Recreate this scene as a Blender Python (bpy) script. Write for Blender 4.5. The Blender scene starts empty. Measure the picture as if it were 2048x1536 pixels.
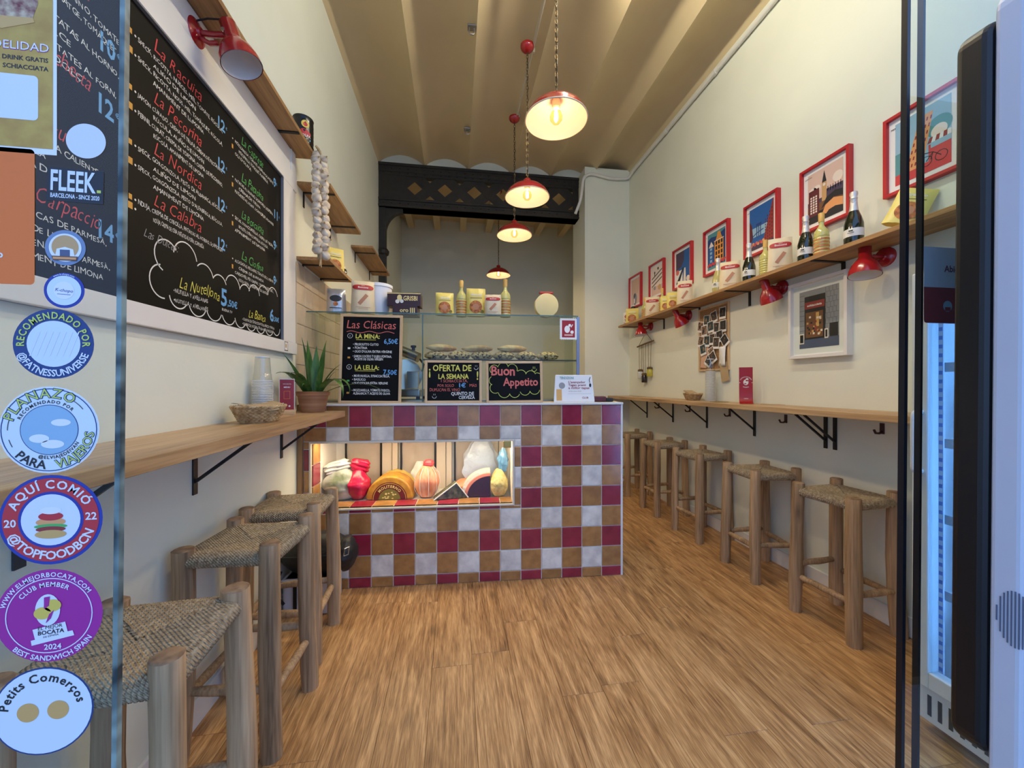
import bpy, math, random
from mathutils import Vector, Matrix
R = math.radians
scene = bpy.context.scene
col = scene.collection

# ------------------------------------------------------------------ camera
TH = R(8.46)
cam_d = bpy.data.cameras.new('camera'); cam = bpy.data.objects.new('camera', cam_d); col.objects.link(cam)
cam.location = (0, 0, 1.3); cam.rotation_euler = (R(90), 0, -TH)
cam_d.sensor_fit = 'HORIZONTAL'; cam_d.sensor_width = 36; cam_d.lens = 760 / 2048 * 36
cam_d.shift_y = 2 / 2048; cam_d.clip_start = 0.02; cam_d.clip_end = 60
scene.camera = cam

# ------------------------------------------------------------------ world: daylight of the street behind the camera
world = bpy.data.worlds.new('world'); scene.world = world; world.use_nodes = True
bg = world.node_tree.nodes['Background']
bg.inputs[0].default_value = (0.33, 0.53, 1.0, 1); bg.inputs[1].default_value = 1.95
vs = scene.view_settings
vs.view_transform = 'Standard'; vs.look = 'None'; vs.exposure = 0.0; vs.gamma = 1.0; vs.use_curve_mapping = False
PENDANT_W = 14.5       # one filament bulb
WARM = (1.0, 0.82, 0.58)
DISPLAY_E = 62.0       # led strip in the counter window
FRIDGE_E = 60.0
BATTEN_E = 188.0

# ------------------------------------------------------------------ materials
def lin(c):
    return tuple(((x / 255) / 12.92 if x / 255 <= 0.04045 else ((x / 255 + 0.055) / 1.055) ** 2.4) for x in c)
MATS = {}
def mat(name, rgb=(200, 200, 200), rough=0.5, metal=0.0, spec=0.5, var=0.0, scale=8.0, stretch=(1, 1, 1), bump=0.0, bscale=None,
        rgb2=None, objvar=0.0, emit=None, estr=0.0, coat=0.0, sub=None, coord='Object', detail=4.0, lo=0.35, hi=0.65):
    if name in MATS: return MATS[name]
    m = bpy.data.materials.new(name); m.use_nodes = True; MATS[name] = m
    nt = m.node_tree; N = nt.nodes; L = nt.links; b = N['Principled BSDF']
    c = lin(rgb)
    b.inputs['Base Color'].default_value = (*c, 1); b.inputs['Roughness'].default_value = rough
    b.inputs['Metallic'].default_value = metal; b.inputs['Specular IOR Level'].default_value = spec
    b.inputs['Coat Weight'].default_value = coat; b.inputs['Coat Roughness'].default_value = 0.08
    if emit:
        b.inputs['Emission Color'].default_value = (*lin(emit), 1); b.inputs['Emission Strength'].default_value = estr
    if var or rgb2 or bump or objvar:
        tc = N.new('ShaderNodeTexCoord'); mp = N.new('ShaderNodeMapping'); mp.inputs['Scale'].default_value = stretch
        L.new(tc.outputs[coord], mp.inputs['Vector'])
        vec = mp.outputs[0]
        if objvar:
            oi = N.new('ShaderNodeObjectInfo'); ad = N.new('ShaderNodeVectorMath'); ad.operation = 'ADD'
            mu = N.new('ShaderNodeMath'); mu.operation = 'MULTIPLY'; mu.inputs[1].default_value = 57.0
            L.new(oi.outputs['Random'], mu.inputs[0]); L.new(vec, ad.inputs[0]); L.new(mu.outputs[0], ad.inputs[1]); vec = ad.outputs[0]
        nz = N.new('ShaderNodeTexNoise'); nz.inputs['Scale'].default_value = scale; nz.inputs['Detail'].default_value = detail
        L.new(vec, nz.inputs['Vector'])
        out = None
        if var or rgb2:
            rp = N.new('ShaderNodeValToRGB')
            c2 = lin(rgb2) if rgb2 else tuple(x * (1 - var) for x in c)
            rp.color_ramp.elements[0].position = lo; rp.color_ramp.elements[1].position = hi
            rp.color_ramp.elements[0].color = (*c2, 1); rp.color_ramp.elements[1].color = (*c, 1)
            L.new(nz.outputs['Fac'], rp.inputs[0]); out = rp.outputs[0]
        if objvar:
            hs = N.new('ShaderNodeHueSaturation')
            mr = N.new('ShaderNodeMapRange'); mr.inputs['To Min'].default_value = 1 - objvar; mr.inputs['To Max'].default_value = 1 + objvar
            L.new(oi.outputs['Random'], mr.inputs['Value']); L.new(mr.outputs[0], hs.inputs['Value'])
            if out: L.new(out, hs.inputs['Color'])
            else: hs.inputs['Color'].default_value = (*c, 1)
            out = hs.outputs[0]
        if out: L.new(out, b.inputs['Base Color'])
        if bump:
            bp = N.new('ShaderNodeBump'); bp.inputs['Strength'].default_value = bump; bp.inputs['Distance'].default_value = 0.01
            src = nz
            if bscale:
                src = N.new('ShaderNodeTexNoise'); src.inputs['Scale'].default_value = bscale; src.inputs['Detail'].default_value = 3
                L.new(vec, src.inputs['Vector'])
            L.new(src.outputs['Fac'], bp.inputs['Height']); L.new(bp.outputs[0], b.inputs['Normal'])
    return m

def wood(name, dark, light, axis='y', grain=1.0, rough=0.5, knots=0.0, objvar=0.0, mid=None, bump=0.15):
    """streaked wood, grain along the given local axis"""
    if name in MATS: return MATS[name]
    m = bpy.data.materials.new(name); m.use_nodes = True; MATS[name] = m
    nt = m.node_tree; N = nt.nodes; L = nt.links; b = N['Principled BSDF']
    b.inputs['Roughness'].default_value = rough
    tc = N.new('ShaderNodeTexCoord')
    oi = N.new('ShaderNodeObjectInfo'); mu = N.new('ShaderNodeMath'); mu.operation = 'MULTIPLY'; mu.inputs[1].default_value = 37.0
    L.new(oi.outputs['Random'], mu.inputs[0])
    ad = N.new('ShaderNodeVectorMath'); ad.operation = 'ADD'; L.new(tc.outputs['Object'], ad.inputs[0]); L.new(mu.outputs[0], ad.inputs[1])
    def noise(sc_long, sc_cross, detail, dist=0.0):
        mp = N.new('ShaderNodeMapping')
        s = [sc_cross] * 3; s['xyz'.index(axis)] = sc_long
        mp.inputs['Scale'].default_value = s
        L.new(ad.outputs[0], mp.inputs['Vector'])
        z = N.new('ShaderNodeTexNoise'); z.inputs['Scale'].default_value = 1.0; z.inputs['Detail'].default_value = detail; z.inputs['Distortion'].default_value = dist
        L.new(mp.outputs[0], z.inputs['Vector']); return z
    a = noise(1.6 * grain, 26 * grain, 4.0, 0.8); f = noise(7 * grain, 190 * grain, 2.0); w = noise(1.1 * grain, 5 * grain, 3.0, 1.6)
    mx = N.new('ShaderNodeMath'); mx.operation = 'MULTIPLY_ADD'; L.new(a.outputs['Fac'], mx.inputs[0]); mx.inputs[1].default_value = 0.55
    m2 = N.new('ShaderNodeMath'); m2.operation = 'MULTIPLY_ADD'; L.new(f.outputs['Fac'], m2.inputs[0]); m2.inputs[1].default_value = 0.45
    m3 = N.new('ShaderNodeMath'); m3.operation = 'MULTIPLY'; L.new(w.outputs['Fac'], m3.inputs[0]); m3.inputs[1].default_value = 0.4
    L.new(m3.outputs[0], m2.inputs[2]); L.new(m2.outputs[0], mx.inputs[2])
    rp = N.new('ShaderNodeValToRGB'); e = rp.color_ramp.elements
    e[0].position = 0.50; e[0].color = (*lin(dark), 1); e[1].position = 0.90; e[1].color = (*lin(light), 1)
    if mid:
        q = e.new(0.68); q.color = (*lin(mid), 1)
    L.new(mx.outputs[0], rp.inputs[0]); out = rp.outputs[0]
    if knots:
        mp = N.new('ShaderNodeMapping'); s = [5.2] * 3; s['xyz'.index(axis)] = 2.0; mp.inputs['Scale'].default_value = s
        L.new(ad.outputs[0], mp.inputs['Vector'])
        vo = N.new('ShaderNodeTexVoronoi'); vo.inputs['Scale'].default_value = 1.0; L.new(mp.outputs[0], vo.inputs['Vector'])
        kr = N.new('ShaderNodeValToRGB'); kr.color_ramp.elements[0].position = 0.03; kr.color_ramp.elements[1].position = 0.14
        kr.color_ramp.elements[0].color = (*(1 - knots,) * 3, 1); kr.color_ramp.elements[1].color = (1, 1, 1, 1)
        L.new(vo.outputs['Distance'], kr.inputs[0])
        mm = N.new('ShaderNodeMix'); mm.data_type = 'RGBA'; mm.blend_type = 'MULTIPLY'; mm.inputs[0].default_value = 1
        L.new(out, mm.inputs[6]); L.new(kr.outputs[0], mm.inputs[7]); out = mm.outputs[2]
    if objvar:
        hs = N.new('ShaderNodeHueSaturation'); mr = N.new('ShaderNodeMapRange'); mr.inputs['To Min'].default_value = 1 - objvar; mr.inputs['To Max'].default_value = 1 + objvar
        L.new(oi.outputs['Random'], mr.inputs['Value']); L.new(mr.outputs[0], hs.inputs['Value']); L.new(out, hs.inputs['Color']); out = hs.outputs[0]
    L.new(out, b.inputs['Base Color'])
    bp = N.new('ShaderNodeBump'); bp.inputs['Strength'].default_value = bump; bp.inputs['Distance'].default_value = 0.004
    L.new(mx.outputs[0], bp.inputs['Height']); L.new(bp.outputs[0], b.inputs['Normal'])
    return m

def glass(name, tint=(245, 250, 250), gloss=1.0, rough=0.0, base=0.0):
    """thin architectural glass: see-through with mirror reflections by Fresnel"""
    if name in MATS: return MATS[name]
    m = bpy.data.materials.new(name); m.use_nodes = True; MATS[name] = m
    nt = m.node_tree; N = nt.nodes; L = nt.links; N.remove(N['Principled BSDF'])
    tr = N.new('ShaderNodeBsdfTransparent'); tr.inputs[0].default_value = (*lin(tint), 1)
    gl = N.new('ShaderNodeBsdfGlossy'); gl.inputs['Roughness'].default_value = rough
    fr = N.new('ShaderNodeFresnel'); fr.inputs[0].default_value = 1.45
    mu = N.new('ShaderNodeMath'); mu.operation = 'MULTIPLY_ADD'; mu.inputs[1].default_value = gloss; mu.inputs[2].default_value = base
    ge = N.new('ShaderNodeNewGeometry'); inv = N.new('ShaderNodeMath'); inv.operation = 'SUBTRACT'; inv.inputs[0].default_value = 1.0
    L.new(ge.outputs['Backfacing'], inv.inputs[1]); m1 = N.new('ShaderNodeMath'); m1.operation = 'MULTIPLY'   # only the face that light enters reflects
    L.new(fr.outputs[0], mu.inputs[0]); L.new(mu.outputs[0], m1.inputs[0]); L.new(inv.outputs[0], m1.inputs[1]); mu = m1
    mx = N.new('ShaderNodeMixShader'); L.new(mu.outputs[0], mx.inputs[0]); L.new(tr.outputs[0], mx.inputs[1]); L.new(gl.outputs[0], mx.inputs[2])
    L.new(mx.outputs[0], N['Material Output'].inputs[0])
    return m

def weave(name, c1, c2, scale):
    """twisted straw cord"""
    if name in MATS: return MATS[name]
    m = mat(name, c1, rough=0.8, rgb2=c2, scale=90, var=.3, lo=.3, hi=.7)
    nt = m.node_tree; N = nt.nodes; L = nt.links; b = N['Principled BSDF']
    uv = N.new('ShaderNodeTexCoord'); wv = N.new('ShaderNodeTexWave'); wv.bands_direction = 'DIAGONAL'
    wv.inputs['Scale'].default_value = scale; wv.inputs['Distortion'].default_value = 1.5
    L.new(uv.outputs['Object'], wv.inputs['Vector'])
    bp = N.new('ShaderNodeBump'); bp.inputs['Strength'].default_value = 0.9; bp.inputs['Distance'].default_value = 0.004
    L.new(wv.outputs['Fac'], bp.inputs['Height']); L.new(bp.outputs[0], b.inputs['Normal'])
    return m

# ------------------------------------------------------------------ mesh builder
class MB:
    def __init__(s): s.v = []; s.f = []; s.fm = []; s.mats = []; s.cur = 0; s.T = None
    def mat(s, m):
        if m not in s.mats: s.mats.append(m)
        s.cur = s.mats.index(m); return s
    def add(s, vs, fs):
        o = len(s.v)
        for p in vs:
            p = Vector(p)
            s.v.append(tuple(s.T @ p) if s.T else tuple(p))
        for f in fs:
            s.f.append(tuple(i + o for i in f)); s.fm.append(s.cur)
        return s
    def box(s, x0, x1, y0, y1, z0, z1):
        return s.add([(x0,y0,z0),(x1,y0,z0),(x1,y1,z0),(x0,y1,z0),(x0,y0,z1),(x1,y0,z1),(x1,y1,z1),(x0,y1,z1)],
                     [(0,3,2,1),(4,5,6,7),(0,1,5,4),(1,2,6,5),(2,3,7,6),(3,0,4,7)])
    def bar(s, p0, p1, w, h, up=(0,0,1)):
        p0 = Vector(p0); p1 = Vector(p1); d = (p1-p0).normalized(); u = Vector(up)
        a = d.cross(u)
        if a.length < 1e-5: a = d.cross(Vector((1,0,0)))
        a.normalize(); b = a.cross(d).normalized()
        c = []
        for p in (p0, p1):
            for sa, sb in ((-1,-1),(1,-1),(1,1),(-1,1)): c.append(p + a*(sa*w/2) + b*(sb*h/2))
        return s.add(c, [(0,1,2,3),(7,6,5,4),(0,4,5,1),(1,5,6,2),(2,6,7,3),(3,7,4,0)])
    def tube(s, pts, r, n=8, caps=True, closed=False):
        pts = [Vector(p) for p in pts]; k = len(pts)
        rs = r if isinstance(r, (list, tuple)) else [r]*k
        vs = []; prev = None
        for i, p in enumerate(pts):
            if closed: d = pts[(i+1) % k] - pts[i-1]
            else: d = pts[min(i+1, k-1)] - pts[max(i-1, 0)]
            if d.length < 1e-9: d = Vector((0,0,1))
            d.normalize()
            if prev is None:
                a = d.cross(Vector((0,0,1)))
                if a.length < 1e-3: a = d.cross(Vector((1,0,0)))
            else: a = prev - d*prev.dot(d)
            if a.length < 1e-6: a = d.cross(Vector((0.3,1,0.2)))
            a.normalize(); prev = a; b = d.cross(a)
            for j in range(n):
                t = 2*math.pi*j/n; vs.append(p + (a*math.cos(t) + b*math.sin(t))*rs[i])
        fs = []
        m = k if closed else k-1
        for i in range(m):
            for j in range(n):
                i2 = (i+1) % k; fs.append((i*n+j, i*n+(j+1) % n, i2*n+(j+1) % n, i2*n+j))
        if caps and not closed:
            fs.append(tuple(reversed(range(n)))); fs.append(tuple((k-1)*n+j for j in range(n)))
        return s.add(vs, fs)
    def cyl(s, p0, p1, r0, r1=None, n=14): return s.tube([p0, p1], [r0, r0 if r1 is None else r1], n)
    def lathe(s, prof, n=24, o=(0,0,0), caps=False, sx=1, sy=1):
        vs = []; o = Vector(o)
        for r, z in prof:
            for j in range(n):
                t = 2*math.pi*j/n; vs.append(o + Vector((r*sx*math.cos(t), r*sy*math.sin(t), z)))
        fs = []
        for i in range(len(prof)-1):
            for j in range(n): fs.append((i*n+j, i*n+(j+1) % n, (i+1)*n+(j+1) % n, (i+1)*n+j))
        if caps:
            fs.append(tuple(reversed(range(n)))); fs.append(tuple((len(prof)-1)*n+j for j in range(n)))
        return s.add(vs, fs)
    def prism(s, pts, z0, z1):
        k = len(pts)
        vs = [(x, y, z0) for x, y in pts] + [(x, y, z1) for x, y in pts]
        a = sum(pts[i][0]*pts[(i+1) % k][1]-pts[(i+1) % k][0]*pts[i][1] for i in range(k))
        idx = list(range(k)) if a > 0 else list(reversed(range(k)))
        fs = [tuple(reversed(idx)), tuple(i+k for i in idx)]
        for q in range(k):
            i, j = idx[q], idx[(q+1) % k]; fs.append((i, j, j+k, i+k))
        return s.add(vs, fs)
    # flat print, drawn in local xy at height z
    def poly(s, pts, z=0): return s.add([(x, y, z) for x, y in pts], [tuple(range(len(pts)))])
    def rect(s, x0, y0, x1, y1, z=0): return s.poly([(x0,y0),(x1,y0),(x1,y1),(x0,y1)], z)
    def disc(s, cx, cy, r, z=0, n=40, ry=None, a0=0, a1=360):
        full = abs(a1-a0) >= 360
        k = n if full else n+1
        p = [(cx+r*math.cos(R(a0+(a1-a0)*i/n)), cy+(ry or r)*math.sin(R(a0+(a1-a0)*i/n))) for i in range(k)]
        return s.poly(p, z)
    def gdisc(s, cx, cy, rx, ry, z=0, n=28, rings=5, p=1.0):
        vs = [(cx, cy, z)]; fs = []
        for k in range(1, rings+1):
            for i in range(n):
                t = 2*math.pi*i/n; c, q = math.cos(t), math.sin(t)
                vs.append((cx+rx*k/rings*math.copysign(abs(c)**p, c), cy+ry*k/rings*math.copysign(abs(q)**p, q), z))
        for i in range(n): fs.append((0, 1+i, 1+(i+1) % n))
        for k in range(rings-1):
            for i in range(n): a, b = 1+k*n+i, 1+k*n+(i+1) % n; fs.append((a, a+n, b+n, b))
        return s.add(vs, fs)
    def ring(s, cx, cy, r0, r1, z=0, n=48, a0=0, a1=360, e=1.0):
        vs = []; fs = []
        for i in range(n+1):
            t = R(a0+(a1-a0)*i/n)
            vs += [(cx+r0*math.cos(t), cy+r0*e*math.sin(t), z), (cx+r1*math.cos(t), cy+r1*e*math.sin(t), z)]
        for i in range(n): fs.append((2*i, 2*i+1, 2*i+3, 2*i+2))
        return s.add(vs, fs)
    def stroke(s, pts, w, z=0):
        k = len(pts); vs = []; fs = []
        for i in range(k):
            a = pts[max(i-1,0)]; b = pts[min(i+1,k-1)]; dx, dy = b[0]-a[0], b[1]-a[1]; l = math.hypot(dx, dy) or 1
            nx, ny = -dy/l*w/2, dx/l*w/2
            vs += [(pts[i][0]-nx, pts[i][1]-ny, z), (pts[i][0]+nx, pts[i][1]+ny, z)]
        for i in range(k-1): fs.append((2*i, 2*i+2, 2*i+3, 2*i+1))
        return s.add(vs, fs)
    def mesh(s, name, smooth=None):
        me = bpy.data.meshes.new(name); me.from_pydata(s.v, [], s.f); me.update()
        for m in s.mats: me.materials.append(m)
        me.polygons.foreach_set('material_index', s.fm)
        if smooth is not None:
            me.polygons.foreach_set('use_smooth', [True]*len(me.polygons)); me.set_sharp_from_angle(angle=R(smooth))
        return me
    def build(s, name, parent=None, smooth=None, loc=None, rot=None, bevel=0, kind=None, label=None, segs=2):
        return link(name, s.mesh(name, smooth), parent, loc, rot, bevel, kind, label, segs)
def link(name, me, parent=None, loc=None, rot=None, bevel=0, kind=None, label=None, segs=2):
    o = bpy.data.objects.new(name, me); col.objects.link(o)
    if parent: o.parent = parent
    if loc: o.location = loc
    if rot: o.rotation_euler = rot
    if bevel:
        b = o.modifiers.new('bevel', 'BEVEL'); b.width = bevel; b.segments = segs; b.limit_method = 'ANGLE'; b.angle_limit = R(40)
    if kind: o['kind'] = kind
    if label: o['label'] = label
    return o
def tag(o, label, cat, group=None, kind=None):
    o['label'] = label
    if cat: o['category'] = cat
    if group: o['group'] = group
    if kind: o['kind'] = kind
    return o
def thing(name, label, cat, loc=(0,0,0), rot=(0,0,0), group=None):
    o = bpy.data.objects.new(name, None); o.empty_display_size = 0.05; col.objects.link(o)
    o.location = loc; o.rotation_euler = rot
    return tag(o, label, cat, group)
def dup(root, loc, rot, label, group=None):
    r = root.copy(); col.objects.link(r); r.location = loc; r.rotation_euler = rot; r['label'] = label
    if group: r['group'] = group
    for ch in list(root.children):
        c = ch.copy(); col.objects.link(c); c.parent = r
        for g in list(ch.children):
            d = g.copy(); col.objects.link(d); d.parent = c
    return r
def struct(o): o['kind'] = 'structure'; return o
def M4(x, y, z, o=(0,0,0)):
    m = Matrix.Identity(4)
    for i, c in enumerate((x, y, z, o)):
        for j in range(3): m[j][i] = c[j]
    return m
def onL(o): return M4((0,1,0),(0,0,1),(1,0,0),o)      # print on the left wall (faces +x)
def onR(o): return M4((0,-1,0),(0,0,1),(-1,0,0),o)    # print on the right wall (faces -x)
def onF(o): return M4((1,0,0),(0,0,1),(0,-1,0),o)     # print facing the street (faces -y)

# ------------------------------------------------------------------ lettering: glyph outlines of the built-in font
CH = ("ABCDEFGHIJKLMNOPQRSTUVWXYZabcdefghijklmnopqrstuvwxyz0123456789.,:;!¡?'-+/€@•·ÍÓÚÀÁÉÈÒÑÇàáéíóúñç&()’")
def make_glyphs():
    tmp = []; dg = {}
    def new(t, off):
        cu = bpy.data.curves.new('g', 'FONT'); cu.body = t; cu.size = 1; cu.fill_mode = 'FRONT'; cu.resolution_u = 2; cu.offset = off
        o = bpy.data.objects.new('g', cu); col.objects.link(o); tmp.append(o); return o
    hh = new('HH', 0); adv = {c: new('H'+c+'H', 0) for c in CH + ' '}
    out = {(c, w): new(c, f) for c in CH for w, f in (('r', 0.0), ('b', 0.022), ('t', -0.010), ('o', 0.050))}
    bpy.context.view_layer.update(); d = bpy.context.evaluated_depsgraph_get()
    def wid(o):
        b = o.evaluated_get(d).bound_box; return max(p[0] for p in b)-min(p[0] for p in b)
    base = wid(hh); A = {c: wid(o)-base for c, o in adv.items()}
    G = {}
    for k, o in out.items():
        me = bpy.data.meshes.new_from_object(o.evaluated_get(d))
        G[k] = ([(v.co.x, v.co.y) for v in me.vertices], [tuple(p.vertices) for p in me.polygons]); bpy.data.meshes.remove(me)
    for o in tmp:
        cu = o.data; bpy.data.objects.remove(o); bpy.data.curves.remove(cu)
    return G, A
GLY, ADV = make_glyphs()
RND = random.Random(5)
def twidth(t, size, track=0, xs=1): return sum((ADV.get(c, .5)*xs+track)*size for c in t)
def text(mb, t, x, y, size, align='l', w='r', z=0, jit=0.0, slant=0.0, track=0.0, xs=1.0, fit=None, dy=0.0):
    if fit:
        k = min(1.25, fit/max(1e-6, twidth(t, size, track, 1))); xs = k
        track *= k
    W = twidth(t, size, track, xs)
    if align == 'c': x -= W/2
    if align == 'r': x -= W
    n = 0
    for c in t:
        if c != ' ' and (c, w) in GLY:
            gv, gf = GLY[(c, w)]
            a = RND.uniform(-1,1)*jit*0.35; k = 1+RND.uniform(-1,1)*jit*0.5; oy = RND.uniform(-1,1)*jit*size*0.25
            ca, sa = math.cos(a), math.sin(a); vs = []
            for px, py in gv:
                qx, qy = (px*ca-py*sa)*k*xs, (px*sa+py*ca)*k
                vs.append((x+(qx+qy*slant)*size, y+oy+qy*size+dy*n, z))
            mb.add(vs, gf)
        n += 1
        x += (ADV.get(c, .5)*xs+track)*size
def arctext(mb, t, cx, cy, r, size, mid=90, w='b', z=0, inside=False, track=0.03, xs=1.0, e=1.0):
    """text along a circle; inside=True reads along the bottom"""
    tot = twidth(t, size, track, xs); ang = tot/r; sgn = 1 if inside else -1
    a = R(mid) - sgn*ang/2
    for c in t:
        ad = (ADV.get(c, .5)*xs+track)*size; am = a + sgn*ad/r/2
        if c != ' ' and (c, w) in GLY:
            gv, gf = GLY[(c, w)]; vs = []
            rot = am - math.pi/2 if not inside else am + math.pi/2
            ca, sa = math.cos(rot), math.sin(rot)
            bx, by = cx+r*math.cos(am), cy+r*math.sin(am)
            for px, py in gv:
                qx, qy = (px*xs*size-ad/2), py*size
                vs.append((bx+qx*ca-qy*sa, by+(qx*sa+qy*ca), z))
            mb.add(vs, gf)
        a += sgn*ad/r
# ================================================================== shared materials
WL, WR = -0.985, 2.325
PLASTER = mat('wall_paint', (231, 232, 214), rough=.75, var=.05, scale=1.7, bump=.06, bscale=60)
CEILP = mat('ceiling_paint', (216, 196, 154), rough=.8, var=.05, scale=2.0, bump=.08, bscale=30)
WHITEP = mat('white_paint', (232, 228, 220), rough=.5, var=.04, scale=3)
BLACKM = mat('black_metal', (22, 22, 23), rough=.45, spec=.4)
IRON = mat('black_iron', (44, 40, 34), rough=.55, spec=.45, var=.3, scale=14, bump=.2, bscale=40)
CHROME = mat('chrome', (205, 202, 196), rough=.3, metal=1)
STEEL = mat('steel', (170, 170, 168), rough=.35, metal=1)
REDE = mat('red_enamel', (164, 24, 30), rough=.22, coat=.5)
REDF = mat('red_frame_paint', (190, 34, 40), rough=.4)
INW = mat('enamel_white', (232, 226, 220), rough=.4)
WHITE = mat('white', (238, 238, 238), rough=.5)
BLACK = mat('black', (14, 14, 15), rough=.5)
SHELFW = wood('shelf_oak', (132, 92, 50), (188, 146, 94), 'y', .8, .5)
BARW = wood('bar_oak', (140, 104, 66), (206, 172, 126), 'y', .55, .42, mid=(178, 142, 98))
PINE = wood('pine', (196, 158, 110), (228, 196, 150), 'x', .8, .5)
PINEZ = wood('pine_upright', (196, 158, 110), (228, 196, 150), 'z', .8, .5)
LOG = wood('log_wood', (112, 86, 58), (202, 168, 126), 'z', .6, .65, knots=.5, objvar=.10, mid=(164, 132, 96), bump=.2)
LOGEND = mat('log_end', (166, 136, 104), rough=.7, rgb2=(120, 92, 66), scale=30, var=.2)
FLOORW = wood('floor_oak', (116, 78, 43), (230, 184, 126), 'y', 2.3, .42, knots=.55, objvar=.05, mid=(176, 130, 80), bump=.10)
GLASS = glass('clear_glass')
CASEG = glass('case_glass', (246, 251, 248), gloss=.7)
STICKB = None

# ================================================================== setting
mb = MB(); mb.mat(mat('subfloor', (88, 60, 38), rough=.9)); mb.box(WL-.1, WR+.1, .60, 7.3, -.06, -.007)
floor = struct(mb.build('floor')); floor['label'] = 'warm brown oak plank floor of the sandwich shop'
rnd = random.Random(3)
pw, pl, x, row = .182, 1.24, WL-.03, 0
while x < WR+.02:
    y = .62 - rnd.uniform(0, pl)
    while y < 7.25:
        a, b = max(y, .62), min(y+pl, 7.25)
        if b-a > .05:
            m = MB().mat(FLOORW); x0, x1 = max(x, WL-.01), min(x+pw, WR+.01); hx = (x0+x1)/2; hy = (a+b)/2
            g = .0005; w2 = (x1-x0)/2-g; l2 = (b-a)/2-g; c = .0009
            m.add([(-w2,-l2,-.007),(w2,-l2,-.007),(w2,l2,-.007),(-w2,l2,-.007),(-w2,-l2,-c),(w2,-l2,-c),(w2,l2,-c),(-w2,l2,-c),
                   (-w2+c,-l2+c,0),(w2-c,-l2+c,0),(w2-c,l2-c,0),(-w2+c,l2-c,0)],
                  [(0,1,5,4),(1,2,6,5),(2,3,7,6),(3,0,4,7),(4,5,9,8),(5,6,10,9),(6,7,11,10),(7,4,8,11),(8,9,10,11)])
            m.build('plank', floor, loc=(hx, hy, 0))
        y += pl
    x += pw; row += 1
mb = MB().mat(mat('pavement_stone', (150, 148, 145), rough=.85, var=.15, scale=12, bump=.2)); mb.box(-6, 7, -6, .60, -.12, -.03)
struct(mb.build('pavement'))['label'] = 'grey stone pavement in front of the shop'
mb = MB().mat(PLASTER); mb.box(WL-.15, WL, .56, 7.35, -.05, 4.6); wall_left = struct(mb.build('wall_left'))
mb = MB().mat(PLASTER); mb.box(WR, WR+.15, .56, 7.35, -.05, 4.6); wall_right = struct(mb.build('wall_right'))
mb = MB().mat(PLASTER); mb.box(WL-.1, WR+.1, 7.2, 7.35, -.05, 4.6); struct(mb.build('wall_back'))
mb = MB().mat(PLASTER); mb.box(WL-.15, WR+.15, .44, .60, 4.10, 4.6); mb.box(WL-.6, WL-.02, .44, .60, -.05, 4.10); mb.box(WR+.02, WR+.6, .44, .60, -.05, 4.10)
struct(mb.build('wall_front'))
mb = MB().mat(PLASTER); mb.box(1.70, WR, 4.85, 5.36, 0, 4.2); struct(mb.build('wall_pillar'))
for o, l in ((wall_left, 'cream painted left wall'), (wall_right, 'cream painted right wall')): o['label'] = l
# tiles of the back of the counter on the left wall
TILEB = mat('beige_tile', (205, 184, 154), rough=.3, var=.12, scale=9, objvar=.10, bump=.1)
m = MB().mat(TILEB); a = .0630
m.add([(0,-a,-a),(0,a,-a),(0,a,a),(0,-a,a),(.006,-a,-a),(.006,a,-a),(.006,a,a),(.006,-a,a),(.008,-a+.003,-a+.003),(.008,a-.003,-a+.003),(.008,a-.003,a-.003),(.008,-a+.003,a-.003)],
      [(0,1,5,4),(1,2,6,5),(2,3,7,6),(3,0,4,7),(4,5,9,8),(5,6,10,9),(6,7,11,10),(7,4,8,11),(8,9,10,11)])
tme = m.mesh('wall_tile')
for i in range(11):
    for j in range(7):
        link('wall_tile', tme, wall_left, loc=(WL, 2.60+.1285*i, 1.235+.1285*j), rot=(0, 0, rnd.uniform(-.012, .012)))
# ceiling vaults
ceil = MB().mat(CEILP); ceil.box(WL-.15, WR+.15, .44, 5.12, 4.42, 4.6); ceil.box(WL-.15, WR+.15, 5.12, 7.35, 4.36, 4.6)
ceiling = struct(ceil.build('ceiling')); ceiling['label'] = 'beige vaulted ceiling'
sp = [WL, -.40, .17, .745, 1.30, 1.86, WR]
for i in range(6):
    a, b = sp[i], sp[i+1]; n = 16; v = []; f = []
    z0 = 4.175
    for k in range(n+1):
        t = k/n; X = a+(b-a)*t; Z = z0+.125*math.sin(math.pi*t)**.75 if 0 < t < 1 else z0
        v += [(X, .58, Z), (X, 5.12, Z), (X, .58, 4.42), (X, 5.12, 4.42)]
    for k in range(n):
        q = 4*k; f += [(q, q+1, q+5, q+4), (q+2, q+6, q+7, q+3), (q, q+4, q+6, q+2), (q+1, q+3, q+7, q+5)]
    f += [(0, 2, 3, 1), (4*n, 4*n+1, 4*n+3, 4*n+2)]
    MB().mat(CEILP).add(v, f).build('vault', ceiling, smooth=40)
mb = MB().mat(PLASTER); mb.box(WL, WR, 5.12, 5.30, 4.18, 4.42); struct(mb.build('wall_lintel'))['label'] = 'white plaster infill above the iron beam'
for k in range(7):
    x = -.80+.47*k; MB().mat(CEILP).box(x-.055, x+.055, 5.30, 7.2, 4.19, 4.37).build('joist', ceiling)
for s, X0, X1 in (('left', WL, WL+.014), ('right', WR-.014, WR)):
    y1 = 2.52 if s == 'left' else 4.85
    mb = MB().mat(WHITEP); mb.box(X0, X1, .62, y1, 0, .105)
    struct(mb.build('baseboard_'+s, bevel=.003))['label'] = 'white baseboard along the %s wall' % s

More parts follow.
